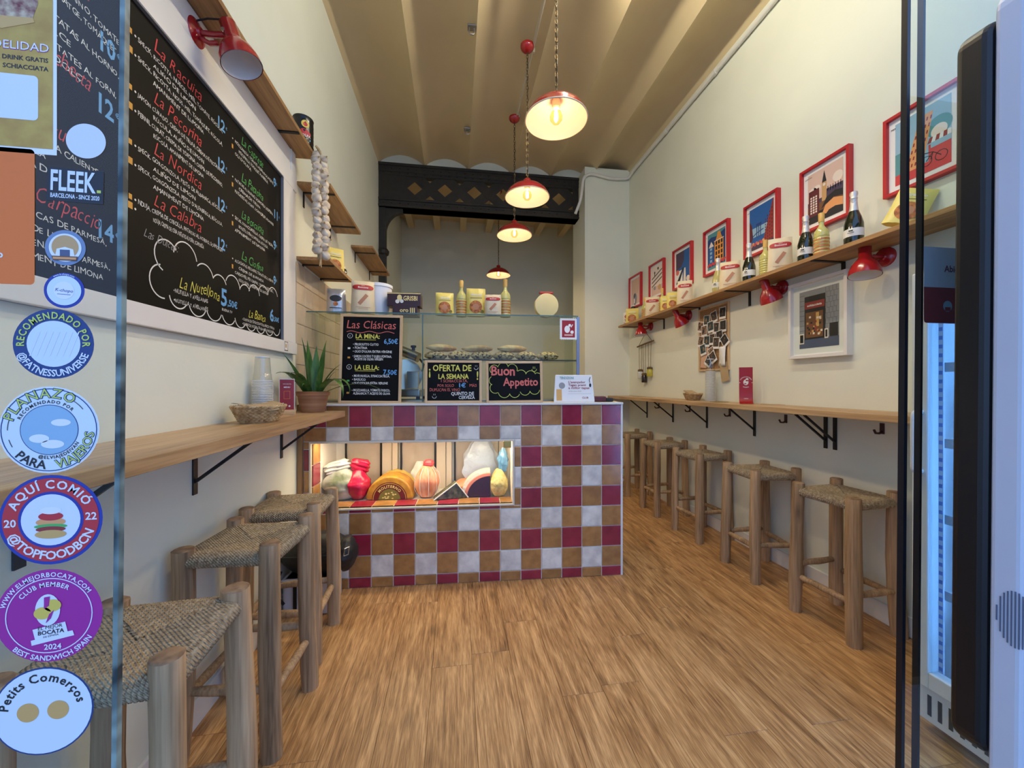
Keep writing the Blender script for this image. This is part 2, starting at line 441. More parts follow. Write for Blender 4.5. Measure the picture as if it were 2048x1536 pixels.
# ---- iron beam on its post
t = thing('iron_beam', 'black riveted lattice iron beam with diamond openings under the ceiling', 'beam', (WL, 5.12, 3.61))
L_ = 1.70-WL+.06
mb = MB().mat(IRON); mb.box(0, L_, -.02, .16, .46, .57); mb.box(0, L_, -.012, .0, .42, .47); mb.box(0, L_, -.035, .17, .535, .57); mb.build('top_chord', t, bevel=.004)
mb = MB().mat(IRON); mb.box(0, L_, -.02, .16, 0, .085); mb.box(0, L_, -.03, .0, .085, .12); mb.box(0, L_, -.035, .17, 0, .03); mb.build('bottom_chord', t, bevel=.004)
mb = MB().mat(IRON); mb.box(0, .34, -.008, .0, .10, .44); mb.box(2.60, L_, -.008, 0, .10, .44); mb.build('end_plate', t)
k = 0
for i in range(8):
    xm = .26+.39*i-.195
    for sgn in (1, -1):
        p0 = (xm, .002+.004*(sgn > 0), .10 if sgn > 0 else .44); p1 = (xm+.39, .002+.004*(sgn > 0), .44 if sgn > 0 else .10)
        if p0[0] < L_-.2 and p0[0] > 0: MB().mat(IRON).bar(p0, p1, .006, .128, up=(0,0,1)).build('lattice_strap', t)
rv = MB().mat(IRON)
for i in range(26):
    for z in (.05, .107, .445, .50): rv.lathe([(0, -.006), (.007, -.004), (.010, 0)], 8, (.06+.105*i, -.025, z))
rvo = rv.build('rivet', t, kind='stuff')
# the rivets are lathed upright; fine for round heads
mb = MB().mat(IRON); mb.box(0, .085, .0, .11, -3.61, 0); mb.lathe([(.05, -.62), (.075, -.60), (.08, -.56), (.06, -.53), (.05, -.52)], 12, (.045, .05, 0)); mb.build('post', t, bevel=.004)
mb = MB().mat(IRON)
pts = [(.08, 0)] + [(.08+.22, 0), (.08+.22, -.05)] + [(.08+.22*(1-math.sin(a)), -.05-.30*(1-math.cos(a))) for a in [i*math.pi/2/10 for i in range(1, 11)]]
mb.T = M4((1,0,0),(0,0,1),(0,-1,0),(0,.09,0)); mb.prism(pts, 0, .07); mb.build('bracket', t)

# ---- conduits
CON = mat('conduit_paint', (200, 190, 165), rough=.5); CONW = mat('conduit_white', (226, 224, 214), rough=.5)
t = thing('ceiling_conduit', 'thin beige cable conduit running along the vaulted ceiling above the pendant lamps', 'conduit', (.655, .7, 4.168))
MB().mat(CON).tube([(0,0,0),(0,1.95,0)], .011, 8).build('pipe', t, smooth=50); MB().mat(CON).tube([(0,2.0,0),(-.01,3.4,0)], .011, 8).build('pipe', t, smooth=50)
for y in (.9, 1.9, 2.5, 3.3): MB().mat(CON).box(-.018, .018, y-.01, y+.01, -.014, .02).build('clip', t, bevel=.002)
t = thing('wall_conduit', 'white conduit pipe running along the top of the right wall to the beam', 'conduit', (WR-.025, 0, 0))
zc = 4.10
def bend(pts, n=5):
    out = [Vector(pts[0])]
    for i in range(1, len(pts)-1):
        a, b, c = Vector(pts[i-1]), Vector(pts[i]), Vector(pts[i+1]); r = min(.07, (a-b).length/2, (c-b).length/2)
        p, q = b+(a-b).normalized()*r, b+(c-b).normalized()*r
        for k in range(n+1):
            u = k/n; out.append(p*(1-u)**2+b*2*u*(1-u)+q*u*u)
    out.append(Vector(pts[-1])); return out
MB().mat(CONW).tube(bend([(0,.7,zc),(0,4.70,zc),(0,4.82,zc-.03),(-.25,4.82,zc-.05),(-.52,4.82,zc+.0),(-.63,4.82,zc-.05),(-.66,4.84,zc-.35),(-.72,4.88,zc-.52)]), .019, 10).build('pipe', t, smooth=50)
for y in (1.5, 2.3, 3.1, 3.9): MB().mat(CONW).tube([(0,y-.02,zc),(0,y+.02,zc)], .024, 10).build('coupling', t, smooth=50)
for i, (y, w) in enumerate(((3.07, 'nearer'), (4.30, 'farther'))):
    t = thing('ceiling_hook', 'small metal clamp hook on the ceiling, the %s of two' % w, 'hook', (.13, y, 4.18), group='clamp hooks on the ceiling')
    MB().mat(STEEL).box(-.035, .035, -.03, .03, -.012, 0).build('plate', t, bevel=.003)
    MB().mat(STEEL).tube([(-.02,0,-.01),(-.022,0,-.04),(-.012,0,-.06),(.012,0,-.06),(.022,0,-.04),(.02,0,-.01)], .006, 8).build('loop', t, smooth=50)
# ================================================================== stools
CORD = weave('straw_cord', (204, 184, 150), (140, 118, 88), 60)
def stool_meshes(seed):
    rn = random.Random(seed); parts = []
    A, Hh = .142, .735
    for sx, sy in ((-1,-1),(1,-1),(1,1),(-1,1)):
        m = MB().mat(LOG); n = 14; rings = 9; r0 = .0325+rn.uniform(-.002,.003); bx, by = rn.uniform(-.008,.008), rn.uniform(-.008,.008)
        vs = []; h = Hh+rn.uniform(-.006,.01); ph = rn.uniform(0,6)
        for i in range(rings+1):
            u = i/rings; z = h*u; bow = math.sin(math.pi*u)
            rr = r0*(1.04-.10*u)*(1+.03*math.sin(9*u+ph))
            if i == 0: rr *= .93
            for j in range(n):
                a = 2*math.pi*j/n; q = rr*(1+.04*math.sin(3*a+ph)+.03*rn.uniform(-1,1))
                vs.append((sx*A+sx*.012*(1-u)+bx*bow+q*math.cos(a), sy*A+sy*.012*(1-u)+by*bow+q*math.sin(a), z))
        vs += [(sx*A+ .80*r0*math.cos(2*math.pi*j/n), sy*A+.80*r0*math.sin(2*math.pi*j/n), h+.004) for j in range(n)]
        fs = [(i*n+j, i*n+(j+1) % n, (i+1)*n+(j+1) % n, (i+1)*n+j) for i in range(rings) for j in range(n)]
        fs.append(tuple(reversed(range(n))))
        m.add(vs, fs); k = (rings+1)*n
        m.mat(LOGEND); m.f += [(k-n+j, k-n+(j+1) % n, k+(j+1) % n, k+j) for j in range(n)] + [tuple(k+j for j in range(n))]; m.fm += [m.cur]*(n+1)
        parts.append(('leg', m.mesh('leg', 50)))
    for i, (p, q) in enumerate((((-1,-1),(1,-1)),((1,-1),(1,1)),((1,1),(-1,1)),((-1,1),(-1,-1)))):
        z = (.255 if i % 2 == 0 else .215)+rn.uniform(-.015,.015)
        a = Vector((p[0]*(A+.006), p[1]*(A+.006), z)); b = Vector((q[0]*(A+.006), q[1]*(A+.006), z+rn.uniform(-.012,.012)))
        m = MB().mat(LOG); k = 6
        m.tube([a.lerp(b, u/k)+Vector((0,0,rn.uniform(-.002,.002))) for u in range(k+1)], [.0135+.0035*math.sin(math.pi*u/k)+rn.uniform(-.001,.001) for u in range(k+1)], 9)
        parts.append(('stretcher', m.mesh('stretcher', 60)))
    m = MB().mat(CORD); n = 25; zr = .690; rr = .021
    for side in range(4):
        c, s = ((1,0),(0,1),(-1,0),(0,-1))[side]
        for k in range(n):
            t = -.118+.236*k/(n-1); j = rn.uniform(-.0012,.0012)
            ye = -abs(t)-.002 if abs(t) > .006 else -.004
            ins = -A+.03
            P = [(t, ins, zr-.014), (t, -A+.004, zr-rr), (t, -A-.015, zr-.015), (t, -A-rr, zr+.002), (t+j, -A-.012, zr+.018), (t, -A+.008, zr+.0225)]
            L = ye-(-A+.008)
            if L > .012:
                for u in (.33, .66, 1): P.append((t+j*u, -A+.008+L*u, zr+.0225-.012*math.sin(u*math.pi/2)*(L/.14)+rn.uniform(-.0008,.0008)))
            P = [(x*c-y*s, x*s+y*c, z) for x, y, z in P]
            m.tube(P, .0054, 6, caps=True)
    # cross rows under the quarters so that no gap shows
    m.prism([(-A+.012,-A+.012),(A-.012,-A+.012),(A-.012,A-.012),(-A+.012,A-.012)], zr-.018, zr+.004)
    parts.append(('seat', m.mesh('seat', 60)))
    return parts
VAR = [stool_meshes(s) for s in (11, 23)]
def stool(x, y, rz, v, label, group):
    t = thing('bar_stool', label, 'stool', (x, y, 0), (0, 0, R(rz)), group)
    for n, me in VAR[v]:
        o = link(n, me, t)
        if n == 'seat': o['kind'] = 'stuff'; o['label'] = 'woven straw cord seat'
gl, gr = 'log bar stools along the left bar', 'log bar stools along the right bar'
stool(-.735, 1.005, 4, 0, 'log bar stool with straw seat nearest the camera, partly behind the sticker-covered glass', gl)
stool(-.780, 1.600, -3, 1, 'middle log bar stool of the three under the left bar', gl)
stool(-.805, 2.040, 2, 0, 'log bar stool in front of the lit display window, below the left bar', gl)
stool(2.105, 1.790, 5, 1, 'log bar stool under the right bar nearest the drinks fridge', gr)
stool(2.110, 2.375, -4, 0, 'second log bar stool from the drinks fridge under the right bar', gr)
stool(2.120, 3.035, 6, 1, 'third log bar stool from the drinks fridge, middle one of the right row', gr)
stool(2.122, 3.640, -2, 0, 'fourth log bar stool from the drinks fridge under the right bar', gr)
stool(2.125, 4.350, 3, 1, 'log bar stool farthest back on the right, beside the tiled counter corner', gr)

# ================================================================== bars and shelves
def bracket(parent, y, sgn, depth, drop, z, w=.022, brace=True, x0=0):
    """black angle bracket at a wall; sgn = direction into the room"""
    m = MB().mat(BLACKM)
    m.box(min(x0, x0+sgn*.006), max(x0, x0+sgn*.006), y-w/2, y+w/2, z-drop, z); m.box(min(x0, x0+sgn*depth), max(x0, x0+sgn*depth), y-w/2, y+w/2, z-.006, z)
    if brace: m.bar((x0+sgn*.004, y, z-drop*.78), (x0+sgn*depth*.85, y, z-.006), .012, .012)
    return m.build('bracket', parent, bevel=.0015)
t = thing('bar_counter', 'long oak wall bar on the left below the big menu board', 'bar counter', (WL, .62, 1.138))
MB().mat(BARW).box(0, .297, .03, 1.905, -.036, 0).build('worktop', t, bevel=.002)
for y in (.40, .99, 1.72): bracket(t, y, 1, .26, .22, -.036, .026)
t = thing('bar_counter', 'long oak wall bar on the right running from the pillar to the fridge', 'bar counter', (WR-.002, 1.22, 1.158))
MB().mat(BARW).box(-.305, 0, 0, 3.63, -.034, 0).build('worktop', t, bevel=.002)
for y in (.81, .87, 1.45, 2.02, 2.58, 3.14): bracket(t, y, -1, .26, .225, -.034, .024)
for i, y in enumerate((1.769, 2.386, 2.944, 3.505, 4.091)):
    o = ('nearest the fridge', 'second from the fridge', 'third from the fridge', 'fourth from the fridge', 'farthest from the fridge')[i]
    t = thing('coat_hook', 'dark coat hook under the right bar, '+o, 'hook', (WR, y, 1.06), group='coat hooks under the right bar')
    HK = mat('hook_metal', (62, 30, 30), rough=.4)
    MB().mat(HK).box(-.005, 0, -.012, .012, -.03, .03).build('plate', t, bevel=.002)
    MB().mat(HK).tube([(-.004,0,-.015),(-.02,0,-.026),(-.045,0,-.024),(-.055,0,-.006)], .006, 8).build('prong', t, smooth=60)

def shelf(label, y0, y1, z, depth, sgn, brs, th=.022, drop=.10, bw=.02):
    X = WL if sgn > 0 else WR
    t = thing('wall_shelf', label, 'shelf', (X, y0, z))
    a, b = (0, depth) if sgn > 0 else (-depth, 0)
    MB().mat(SHELFW).box(a, b, 0, y1-y0, 0, th).build('board', t, bevel=.0015)
    for y in brs: bracket(t, y-y0, sgn, depth-.005, drop, 0, bw, False)
    return t
shelf('long narrow oak shelf above the big menu board', .75, 2.535, 2.710, .125, 1, (1.0, 2.275), drop=.10)
shelf('upper oak shelf behind the garlic braid on the left wall', 2.56, 3.34, 2.560, .20, 1, (2.66, 3.19))
shelf('lower oak shelf on the left wall above the beige tiles', 2.55, 3.06, 2.085, .20, 1, (2.65, 2.98))
shelf('oak shelf on the left wall next to the black iron post', 3.80, 4.75, 2.612, .20, 1, (3.95, 4.58))
shelf('small oak shelf in the back room beside the chocolate biscuit box', 5.55, 6.45, 2.58, .20, 1, (5.7, 6.3))
shelf('very long oak shelf of bottles and packets on the right wall', .80, 4.70, 2.045, .225, -1, (1.20, 1.98, 2.72, 3.35, 3.98, 4.58), th=.024, drop=.115, bw=.024)

# ================================================================== tiled service counter
CP0 = Vector((-.954, 2.566, 0)); CA = R(-2.888)
def CW(s, o, z):
    c, q = math.cos(CA), math.sin(CA); return (CP0.x+s*c-o*q, CP0.y+s*q+o*c, z)
t = thing('tiled_counter', 'service counter clad in red, brown and white chequered tiles with a lit window', 'counter', CP0, (0, 0, CA))
counter = t
GROUT = mat('grout', (240, 234, 224), rough=.8)
s0, s1, zt = -.02, 2.080, 1.167
wa, wb, wz0, wz1 = .051, 1.331, .512, .928
m = MB().mat(GROUT)
m.box(s0, s1, .007, .55, 0, wz0); m.box(s0, s1, .007, .55, wz1, zt); m.box(s0, wa, .007, .55, wz0, wz1); m.box(wb, s1, .007, .55, wz0, wz1); m.box(wa, wb, .44, .55, wz0, wz1)
m.build('body', t)
TB = mat('tile_brown', (182, 130, 74), rough=.22, rgb2=(156, 108, 60), scale=16, objvar=.08, bump=.08, bscale=14, spec=.6)
TR = mat('tile_red', (158, 44, 62), rough=.22, rgb2=(138, 34, 52), scale=12, objvar=.08, bump=.10, bscale=14, spec=.6)
TW = mat('tile_white', (240, 230, 212), rough=.4, rgb2=(206, 196, 182), scale=14, objvar=.04, bump=.08, bscale=14, spec=.35)
tcache = {}
def tile(parent, x0, x1, z0, z1, mt, y=0.0):
    w, h = (x1-x0)/2-.0026, (z1-z0)/2-.0026
    if w < .004 or h < .004: return
    key = (round(w, 4), round(h, 4), mt.name)
    if key not in tcache:
        c = .0025; q = MB().mat(mt)
        q.add([(-w,.008,-h),(w,.008,-h),(w,.008,h),(-w,.008,h),(-w,.0025,-h),(w,.0025,-h),(w,.0025,h),(-w,.0025,h),(-w+c,0,-h+c),(w-c,0,-h+c),(w-c,0,h-c),(-w+c,0,h-c)],
              [(0,1,5,4),(1,2,6,5),(2,3,7,6),(3,0,4,7),(4,5,9,8),(5,6,10,9),(6,7,11,10),(7,4,8,11),(8,9,10,11)])
        tcache[key] = q.mesh('tile')
    return link('tile', tcache[key], parent, loc=((x0+x1)/2, y+rnd.uniform(-.0006,.0006), (z0+z1)/2))
xs = [.0030+.1385*k for k in range(16)]; zs = [0.0]+[.0655+.1377*k for k in range(9)]
for r in range(9):
    for k in range(15):
        fr = 14-k
        mt = (TR if fr % 2 == 0 else TB) if r % 2 == 0 else (TB if fr % 2 == 0 else TW)
        a, b, c, d = xs[k], xs[k+1], zs[r], min(zs[r+1], zt)
        if b <= wa or a >= wb or d <= wz0-.012 or c >= wz1+.012: tile(t, a, b, c, d, mt); continue
        if d > wz1+.02: tile(t, a, b, max(c, wz1+.012), d, mt)
        if c < wz0-.02: tile(t, a, b, c, min(d, wz0-.012), mt)
        lo, hi = max(c, wz0-.012), min(d, wz1+.012)
        if a < wa-.012: tile(t, a, wa-.012, lo, hi, mt)
        if b > wb+.012: tile(t, wb+.012, b, lo, hi, mt)
TRIM = mat('trim_cream', (226, 214, 190), rough=.35, spec=.5)
m = MB().mat(TRIM)
for (a, b, c, d) in ((wa-.012, wb+.012, wz0-.012, wz0), (wa-.012, wb+.012, wz1, wz1+.010), (wa-.012, wa, wz0, wz1), (wb, wb+.012, wz0, wz1)): m.box(a, b, -.006, .02, c, d)
m.build('window_trim', t, bevel=.002)
MB().mat(GLASS).box(wa, wb, .004, .008, wz0, wz1).build('window_pane', t)
MB().mat(mat('led', (255, 240, 220), emit=(255, 226, 186), estr=DISPLAY_E)).box(wa+.03, wb-.03, .035, .065, wz1-.0025, wz1-.0005).build('led_strip', t)
MB().mat(mat('brass', (200, 160, 90), rough=.3, metal=1)).box(1.27, 1.322, -.012, .002, .885, .93).build('window_latch', t, bevel=.003)
for k in range(11):
    a, b = max(xs[k], wa), min(xs[k+1], wb)
    if b-a > .02:
        o = tile(t, a, b, 0, .12, TR if (14-k) % 2 == 0 else TB)
        o.location = ((a+b)/2, .075, wz0+.008); o.rotation_euler = (R(-90), 0, 0); o.name = 'sill_tile'
for j in range(3):
    o = tile(t, 0, .12, wz0+.1377*j, min(wz0+.1377*(j+1), wz1), TR if j % 2 else TB); o.location = (wa+.008, .07, o.location.z); o.rotation_euler = (0, 0, R(90)); o.name = 'reveal_tile'
QP = mat('quilted_panel', (196, 182, 164), rough=.45, var=.1, scale=5); FR = mat('panel_frame', (214, 200, 178), rough=.5)
for k in range(4):
    a = wa+.085+k*.40
    b = min(a+.24, wb-.01)
    if b-a < .05: continue
    m = MB().mat(QP); n = 6
    vs = [(a+(b-a)*i/12, .425-.010*abs(math.sin(math.pi*(i+j)/6))*abs(math.sin(math.pi*(i-j)/6)), wz0+(wz1-wz0)*j/12) for j in range(13) for i in range(13)]
    m.add(vs, [(j*13+i, j*13+i+1, (j+1)*13+i+1, (j+1)*13+i) for j in range(12) for i in range(12)]); m.build('back_panel', t, smooth=30)
    for q in (a-.012, b): MB().mat(BLACK).box(q, q+.012, .405, .44, wz0, wz1).build('panel_seal', t)
    MB().mat(FR).box(b+.014, b+.085, .41, .44, wz0, wz1).build('panel_frame', t, bevel=.003)
    MB().mat(FR).box(b+.09, b+.13, .40, .44, wz0, wz1).build('panel_frame', t, bevel=.003)
MB().mat(WHITEP).box(s1-.006, s1+.008, -.004, .55, 0, zt).build('corner_trim', t, bevel=.002)
MB().mat(wood('post_oak', (120, 84, 46), (176, 134, 86), 'z', 1, .5)).box(-.028, .0015, -.015, .02, 0, zt).build('corner_post', t, bevel=.002)
m = MB().mat(mat('counter_edge', (226, 222, 212), rough=.35)); m.box(-.02, 2.09, -.012, .56, zt, zt+.014); m.build('counter_top', t, bevel=.003)
TOPZ = zt+.014
MB().mat(PINE).box(-.02, 2.085, .10, .56, TOPZ, TOPZ+.004).build('wood_inlay', t)

# ---- glass display case standing on the counter
t = thing('display_case', 'glass display case with bread standing on the tiled counter', 'display case', CW(0, .13, TOPZ+.004), (0, 0, CA))
GE = mat('glass_edge', (70, 104, 98), rough=.15, spec=.6)
cz = 1.778-TOPZ
def pane(n, x0, x1, y0, y1, z0, z1): return MB().mat(CASEG).box(x0, x1, y0, y1, z0, z1).build(n, t)
pane('front_pane', .02, .722, 0, .006, 0, cz); pane('front_pane', .730, 1.800, 0, .006, 0, cz)
pane('side_pane', 1.800, 1.806, 0, .36, 0, cz); pane('top_pane', -.03, 1.81, -.01, .38, cz, cz+.008)
pane('glass_shelf', .73, 1.80, .01, .35, .292, .299)
m = MB().mat(GE); m.box(.7225, .7295, -.001, .006, 0, cz); m.build('glass_edge', t)
m = MB().mat(GE); m.box(-.03, 1.81, -.0115, -.010, cz, cz+.008); m.build('glass_edge', t)
m = MB().mat(mat('case_rail', (60, 62, 62), rough=.4, metal=.6)); m.box(.73, 1.80, -.002, .012, .284, .292); m.build('shelf_rail', t, bevel=.001)
m = MB().mat(mat('case_post', (150, 160, 190), rough=.25, metal=.5)); m.box(1.802, 1.822, -.004, .012, 0, cz); m.build('corner_post', t, bevel=.002)
m = MB().mat(STEEL); m.box(.0, 1.80, .02, .36, 0, .010); m.build('base_plate', t)
# ================================================================== pendant lamps
BULB = glass('bulb_glass', (255, 236, 200)); FIL = mat('filament', (255, 200, 110), emit=(255, 232, 200), estr=140)
def pendant(x, y, zc, zr, label, tilt=(0, 0)):
    t = thing('pendant_lamp', label, 'pendant lamp', (x, y, zc), group='red enamel pendant lamps')
    MB().mat(REDE).lathe([(0,-.055),(.012,-.055),(.03,-.048),(.052,-.03),(.058,-.012),(.058,0),(0,0)], 28).build('canopy', t, smooth=40)
    top = zr-zc+.155
    m = MB().mat(mat('chain_brass', (92, 76, 52), rough=.35, metal=.9)); n = int((-.055-top)/.026)
    for i in range(n):
        z = -.055-(i+.5)*(-.055-top)/n; a = 0 if i % 2 else math.pi/2; pts = []
        for k in range(10):
            q = 2*math.pi*k/10; u = .0075*math.cos(q); w = .0165*math.sin(q); pts.append((u*math.cos(a), u*math.sin(a), z+w))
        m.tube(pts, .0022, 5, closed=True)
    m.build('chain', t)
    m = MB().mat(mat('cord_dark', (60, 50, 38), rough=.6)); m.tube([(.006+.006*math.sin(3.0*k), .006*math.cos(3.0*k), -.05+(top+.05)*k/24) for k in range(25)], .0026, 6); m.build('cord', t)
    s = bpy.data.objects.new('shade', None)
    prof = [(.187,0),(.180,.022),(.160,.052),(.128,.080),(.090,.101),(.050,.116),(.034,.122),(.030,.150),(.022,.158),(0,.158)]
    m = MB().mat(REDE).lathe(prof, 48, (0,0,zr-zc)); m.mat(mat('shade_inner', (238, 206, 196), rough=.45)).lathe([(r-.004 if r > .01 else 0, z-.003 if z > .01 else z) for r, z in prof[:7]]+[(0,.118)], 48, (0,0,zr-zc))
    m.mat(mat('rim_cream', (238, 220, 190), rough=.4)).tube([(.186*math.cos(2*math.pi*k/48), .186*math.sin(2*math.pi*k/48), zr-zc) for k in range(48)], .004, 6, closed=True)
    sh = m.build('shade', t, smooth=50, rot=None)
    m = MB().mat(mat('socket', (214, 190, 160), rough=.4)).lathe([(0,.118),(.024,.118),(.024,.075),(.018,.068),(0,.068)], 18, (0,0,zr-zc)); m.build('socket', t, smooth=40)
    MB().mat(BULB).lathe([(.013,.070),(.016,.058),(.030,.044),(.038,.022),(.036,.002),(.022,-.016),(0,-.022)], 20, (0,0,zr-zc)).build('bulb', t, smooth=60)
    MB().mat(FIL).lathe([(0,.055),(.009,.050),(.012,.02),(.009,.0),(0,-.004)], 10, (0,0,zr-zc)).build('filament', t, smooth=60)
    ld = bpy.data.lights.new('bulb_light', 'SPOT'); ld.energy = PENDANT_W; ld.color = WARM; ld.shadow_soft_size = .03; ld.spot_size = R(170); ld.spot_blend = .3
    lo = bpy.data.objects.new('bulb_light', ld); col.objects.link(lo); lo.parent = t; lo.location = (0, 0, zr-zc-.024)
    return t
pendant(.600, 1.290, 4.17, 2.895, 'red enamel pendant lamp just inside the entrance')
pendant(.600, 2.225, 4.17, 2.895, 'red enamel pendant lamp hanging nearest the camera')
pendant(.600, 3.160, 4.17, 2.885, 'red enamel pendant lamp hanging second from the camera, in front of the beam')
pendant(.625, 4.030, 4.17, 2.905, 'red enamel pendant lamp hanging third from the camera above the counter')
pendant(.670, 5.960, 4.36, 3.03, 'red enamel pendant lamp farthest away in the back room')

t = thing('ceiling_batten', 'white tube lamp on the ceiling just inside the entrance', 'ceiling lamp', (.90, 1.15, 4.17))
MB().mat(WHITEP).box(-.035, .035, 0, 1.32, -.05, 0).build('housing', t, bevel=.004)
MB().mat(mat('tube_light', (255, 255, 250), emit=(255, 247, 224), estr=BATTEN_E)).tube([(0,.03,-.075),(0,1.29,-.075)], .016, 12).build('tube', t, smooth=60)
for y in (.015, 1.305): MB().mat(WHITEP).box(-.022, .022, y-.015, y+.015, -.10, -.05).build('tube_holder', t, bevel=.003)

# ================================================================== red wall lamps
def wall_lamp(x, y, z, rz, tilt, swing, label):
    """local: wall plane x=0, out of the wall +x"""
    t = thing('wall_lamp', label, 'wall lamp', (x, y, z), (0, 0, R(rz)), 'red swivel wall lamps')
    m = MB().mat(REDE); m.T = M4((0,1,0),(0,0,1),(1,0,0)); m.lathe([(0,.0),(.052,0),(.052,.010),(.046,.018),(.022,.026),(.018,.034),(0,.034)], 28); m.build('wall_plate', t, smooth=40)
    MB().mat(REDE).tube([(.03,0,0),(.075,0,0),(.125,0,.006)], .011, 10).build('arm', t, smooth=60)
    MB().mat(REDE).tube([(.03,.0,-.02),(.06,0,-.035),(.09,0,-.03)], .009, 8).build('arm_stub', t, smooth=60)
    MB().mat(CHROME).tube([(.118,-.026,.006),(.118,.026,.006)], .007, 10).build('thumb_screw', t, smooth=60)
    MB().mat(BLACK).tube([(.012,0,.045),(.05,.004,.062),(.10,.004,.066),(.135,0,.055)], .0032, 6).build('cable', t, smooth=60)
    h = Matrix.Translation((.135,0,.01)) @ Matrix.Rotation(R(swing), 4, 'X') @ Matrix.Rotation(R(tilt), 4, 'Y')
    m = MB().mat(REDE); m.T = h
    out = [(0,.055),(.020,.052),(.028,.042),(.028,-.020),(.036,-.034),(.056,-.062),(.068,-.095),(.071,-.122)]
    m.lathe(out, 32); m.mat(INW).lathe([(max(r-.003,0), z-.003 if z > -.12 else z) for r, z in out[3:]][::-1]+[(0,-.03)], 32); m.build('shade', t, smooth=45)
    return t
wall_lamp(WL, 1.600, 2.635, 0, -18, 0, 'red swivel wall lamp above the big menu board')
wall_lamp(WR, 1.752, 1.998, 180, -8, 6, 'red swivel wall lamp on the right wall nearest the fridge')
wall_lamp(WR, 2.416, 2.000, 180, 24, 0, 'red swivel wall lamp left of the framed shop photo')
wall_lamp(WR, 3.521, 2.000, 180, 30, 0, 'red swivel wall lamp beside the cork board')
wall_lamp(WR, 4.273, 2.005, 180, 0, 8, 'red swivel wall lamp above the hanging jars, farthest back')

# ================================================================== glazed shop front
EDGE = mat('pane_edge', (140, 158, 150), rough=.4, spec=.3, rgb2=(48, 60, 62), scale=22, stretch=(1,1,1), var=.4, detail=2, emit=None)
SEAL = mat('door_seal', (12, 16, 24), rough=.35)
GY = .62
g = struct(MB().mat(GLASS).box(WL, -.4800, GY, GY+.008, 0, 2.75).build('window_1')); g['label'] = 'fixed glass pane with stickers left of the entrance'
MB().mat(EDGE).box(-.4800, -.4735, GY-.0003, GY+.0083, 0, 2.75).build('pane_edge', g)
g = struct(MB().mat(GLASS).box(.8726, WR, GY, GY+.010, 0, 2.75).build('door_1')); g['label'] = 'glass sliding door leaf on the right'
MB().mat(SEAL).box(.8653, .8726, GY-.0003, GY+.0103, 0, 2.75).build('edge_seal', g)
g = struct(MB().mat(GLASS).box(.959, WR, GY+.035, GY+.045, 0, 2.75).build('window_2')); g['label'] = 'fixed glass pane behind the sliding door'
MB().mat(SEAL).box(.9535, .959, GY+.0347, GY+.0453, 0, 2.75).build('edge_seal', g)
g = struct(MB().mat(GLASS).box(WL, WR, GY, GY+.010, 2.80, 4.10).build('window_3')); g['label'] = 'transom glass above the entrance'
struct(MB().mat(BLACKM).box(WL, WR, GY-.03, GY+.07, 2.72, 2.80).build('trim_1'))['label'] = 'black top rail of the glass front'

LEAN = R(.57)      # the leaves stand very slightly out of plumb
for o in [x for x in bpy.data.objects if x.name in ('window_1', 'door_1', 'window_2')]: o.rotation_euler = (0, LEAN, 0); o.location.x = -1.3*math.sin(LEAN)

# ---- drinks fridge behind the glass
FW = mat('fridge_white', (226, 226, 224), rough=.4); FX, FY0, FY1, FH = 1.715, .70, 1.205, 1.76
t = thing('drinks_fridge', 'white glass-door drinks fridge with lit interior behind the right glass pane', 'fridge', (FX, FY0, 0))
D, Wd = .58, FY1-FY0
m = MB().mat(FW)
m.box(.05, D, 0, .03, .05, FH); m.box(.05, D, Wd-.03, Wd, .05, FH); m.box(D-.03, D, 0, Wd, .05, FH); m.box(.05, D, 0, Wd, FH-.10, FH); m.box(.05, D, 0, Wd, .05, .17)
m.build('cabinet', t, bevel=.004)
m = MB().mat(FW); m.box(0, .045, 0, .05, .185, FH-.04); m.box(0, .045, Wd-.05, Wd, .185, FH-.04); m.box(0, .045, .05, Wd-.05, .185, .245); m.box(0, .045, .05, Wd-.05, FH-.14, FH-.04)
d = m.build('door', t, bevel=.004)
MB().mat(GLASS).box(.012, .02, .05, Wd-.05, .245, FH-.14).build('door_glass', d)
MB().mat(FW).tube(bend([(0,Wd-.03,.98),(-.035,Wd-.03,.98),(-.035,Wd-.03,1.20),(0,Wd-.03,1.20)]), .009, 8).build('handle', d, smooth=60)
m = MB().mat(FW); m.box(.03, .05, 0, Wd, .045, .170); gr_ = m.build('grille', t, bevel=.003)
for k in range(15): MB().mat(BLACK).box(.0285, .0302, .03+.031*k, .042+.031*k, .07, .145).build('slot', gr_)
MB().mat(mat('fridge_led', (225, 238, 255), emit=(120, 172, 255), estr=FRIDGE_E)).box(.06, .085, .034, .050, .25, FH-.14).build('led_strip', t)
PERF = mat('shelf_rail_white', (210, 214, 222), rough=.4)
m = MB().mat(PERF); m.box(.047, .053, Wd-.064, Wd-.050, .22, FH-.12); q = m.build('perforated_strip', t)
for k in range(42): MB().mat(mat('slot_blue', (110, 130, 190), rough=.6)).box(.0455, .0475, Wd-.062, Wd-.052, .25+.032*k, .252+.012+.032*k).build('slot', q)
for z in (.52, .80, 1.08, 1.36):
    m = MB().mat(PERF)
    for k in range(9): m.tube([(.08,.05+k*(Wd-.1)/8,z),(D-.05,.05+k*(Wd-.1)/8,z)], .0028, 5)
    m.tube([(.08,.035,z),(.08,Wd-.035,z)], .004, 6); m.tube([(D-.06,.035,z),(D-.06,Wd-.035,z)], .004, 6); m.box(.066, .070, .035, Wd-.05, z-.012, z+.022); m.build('wire_shelf', t)
WATER = glass('bottle_clear', (225, 235, 242), base=.06); LBLB = mat('label_pale', (206, 214, 226), rough=.5)
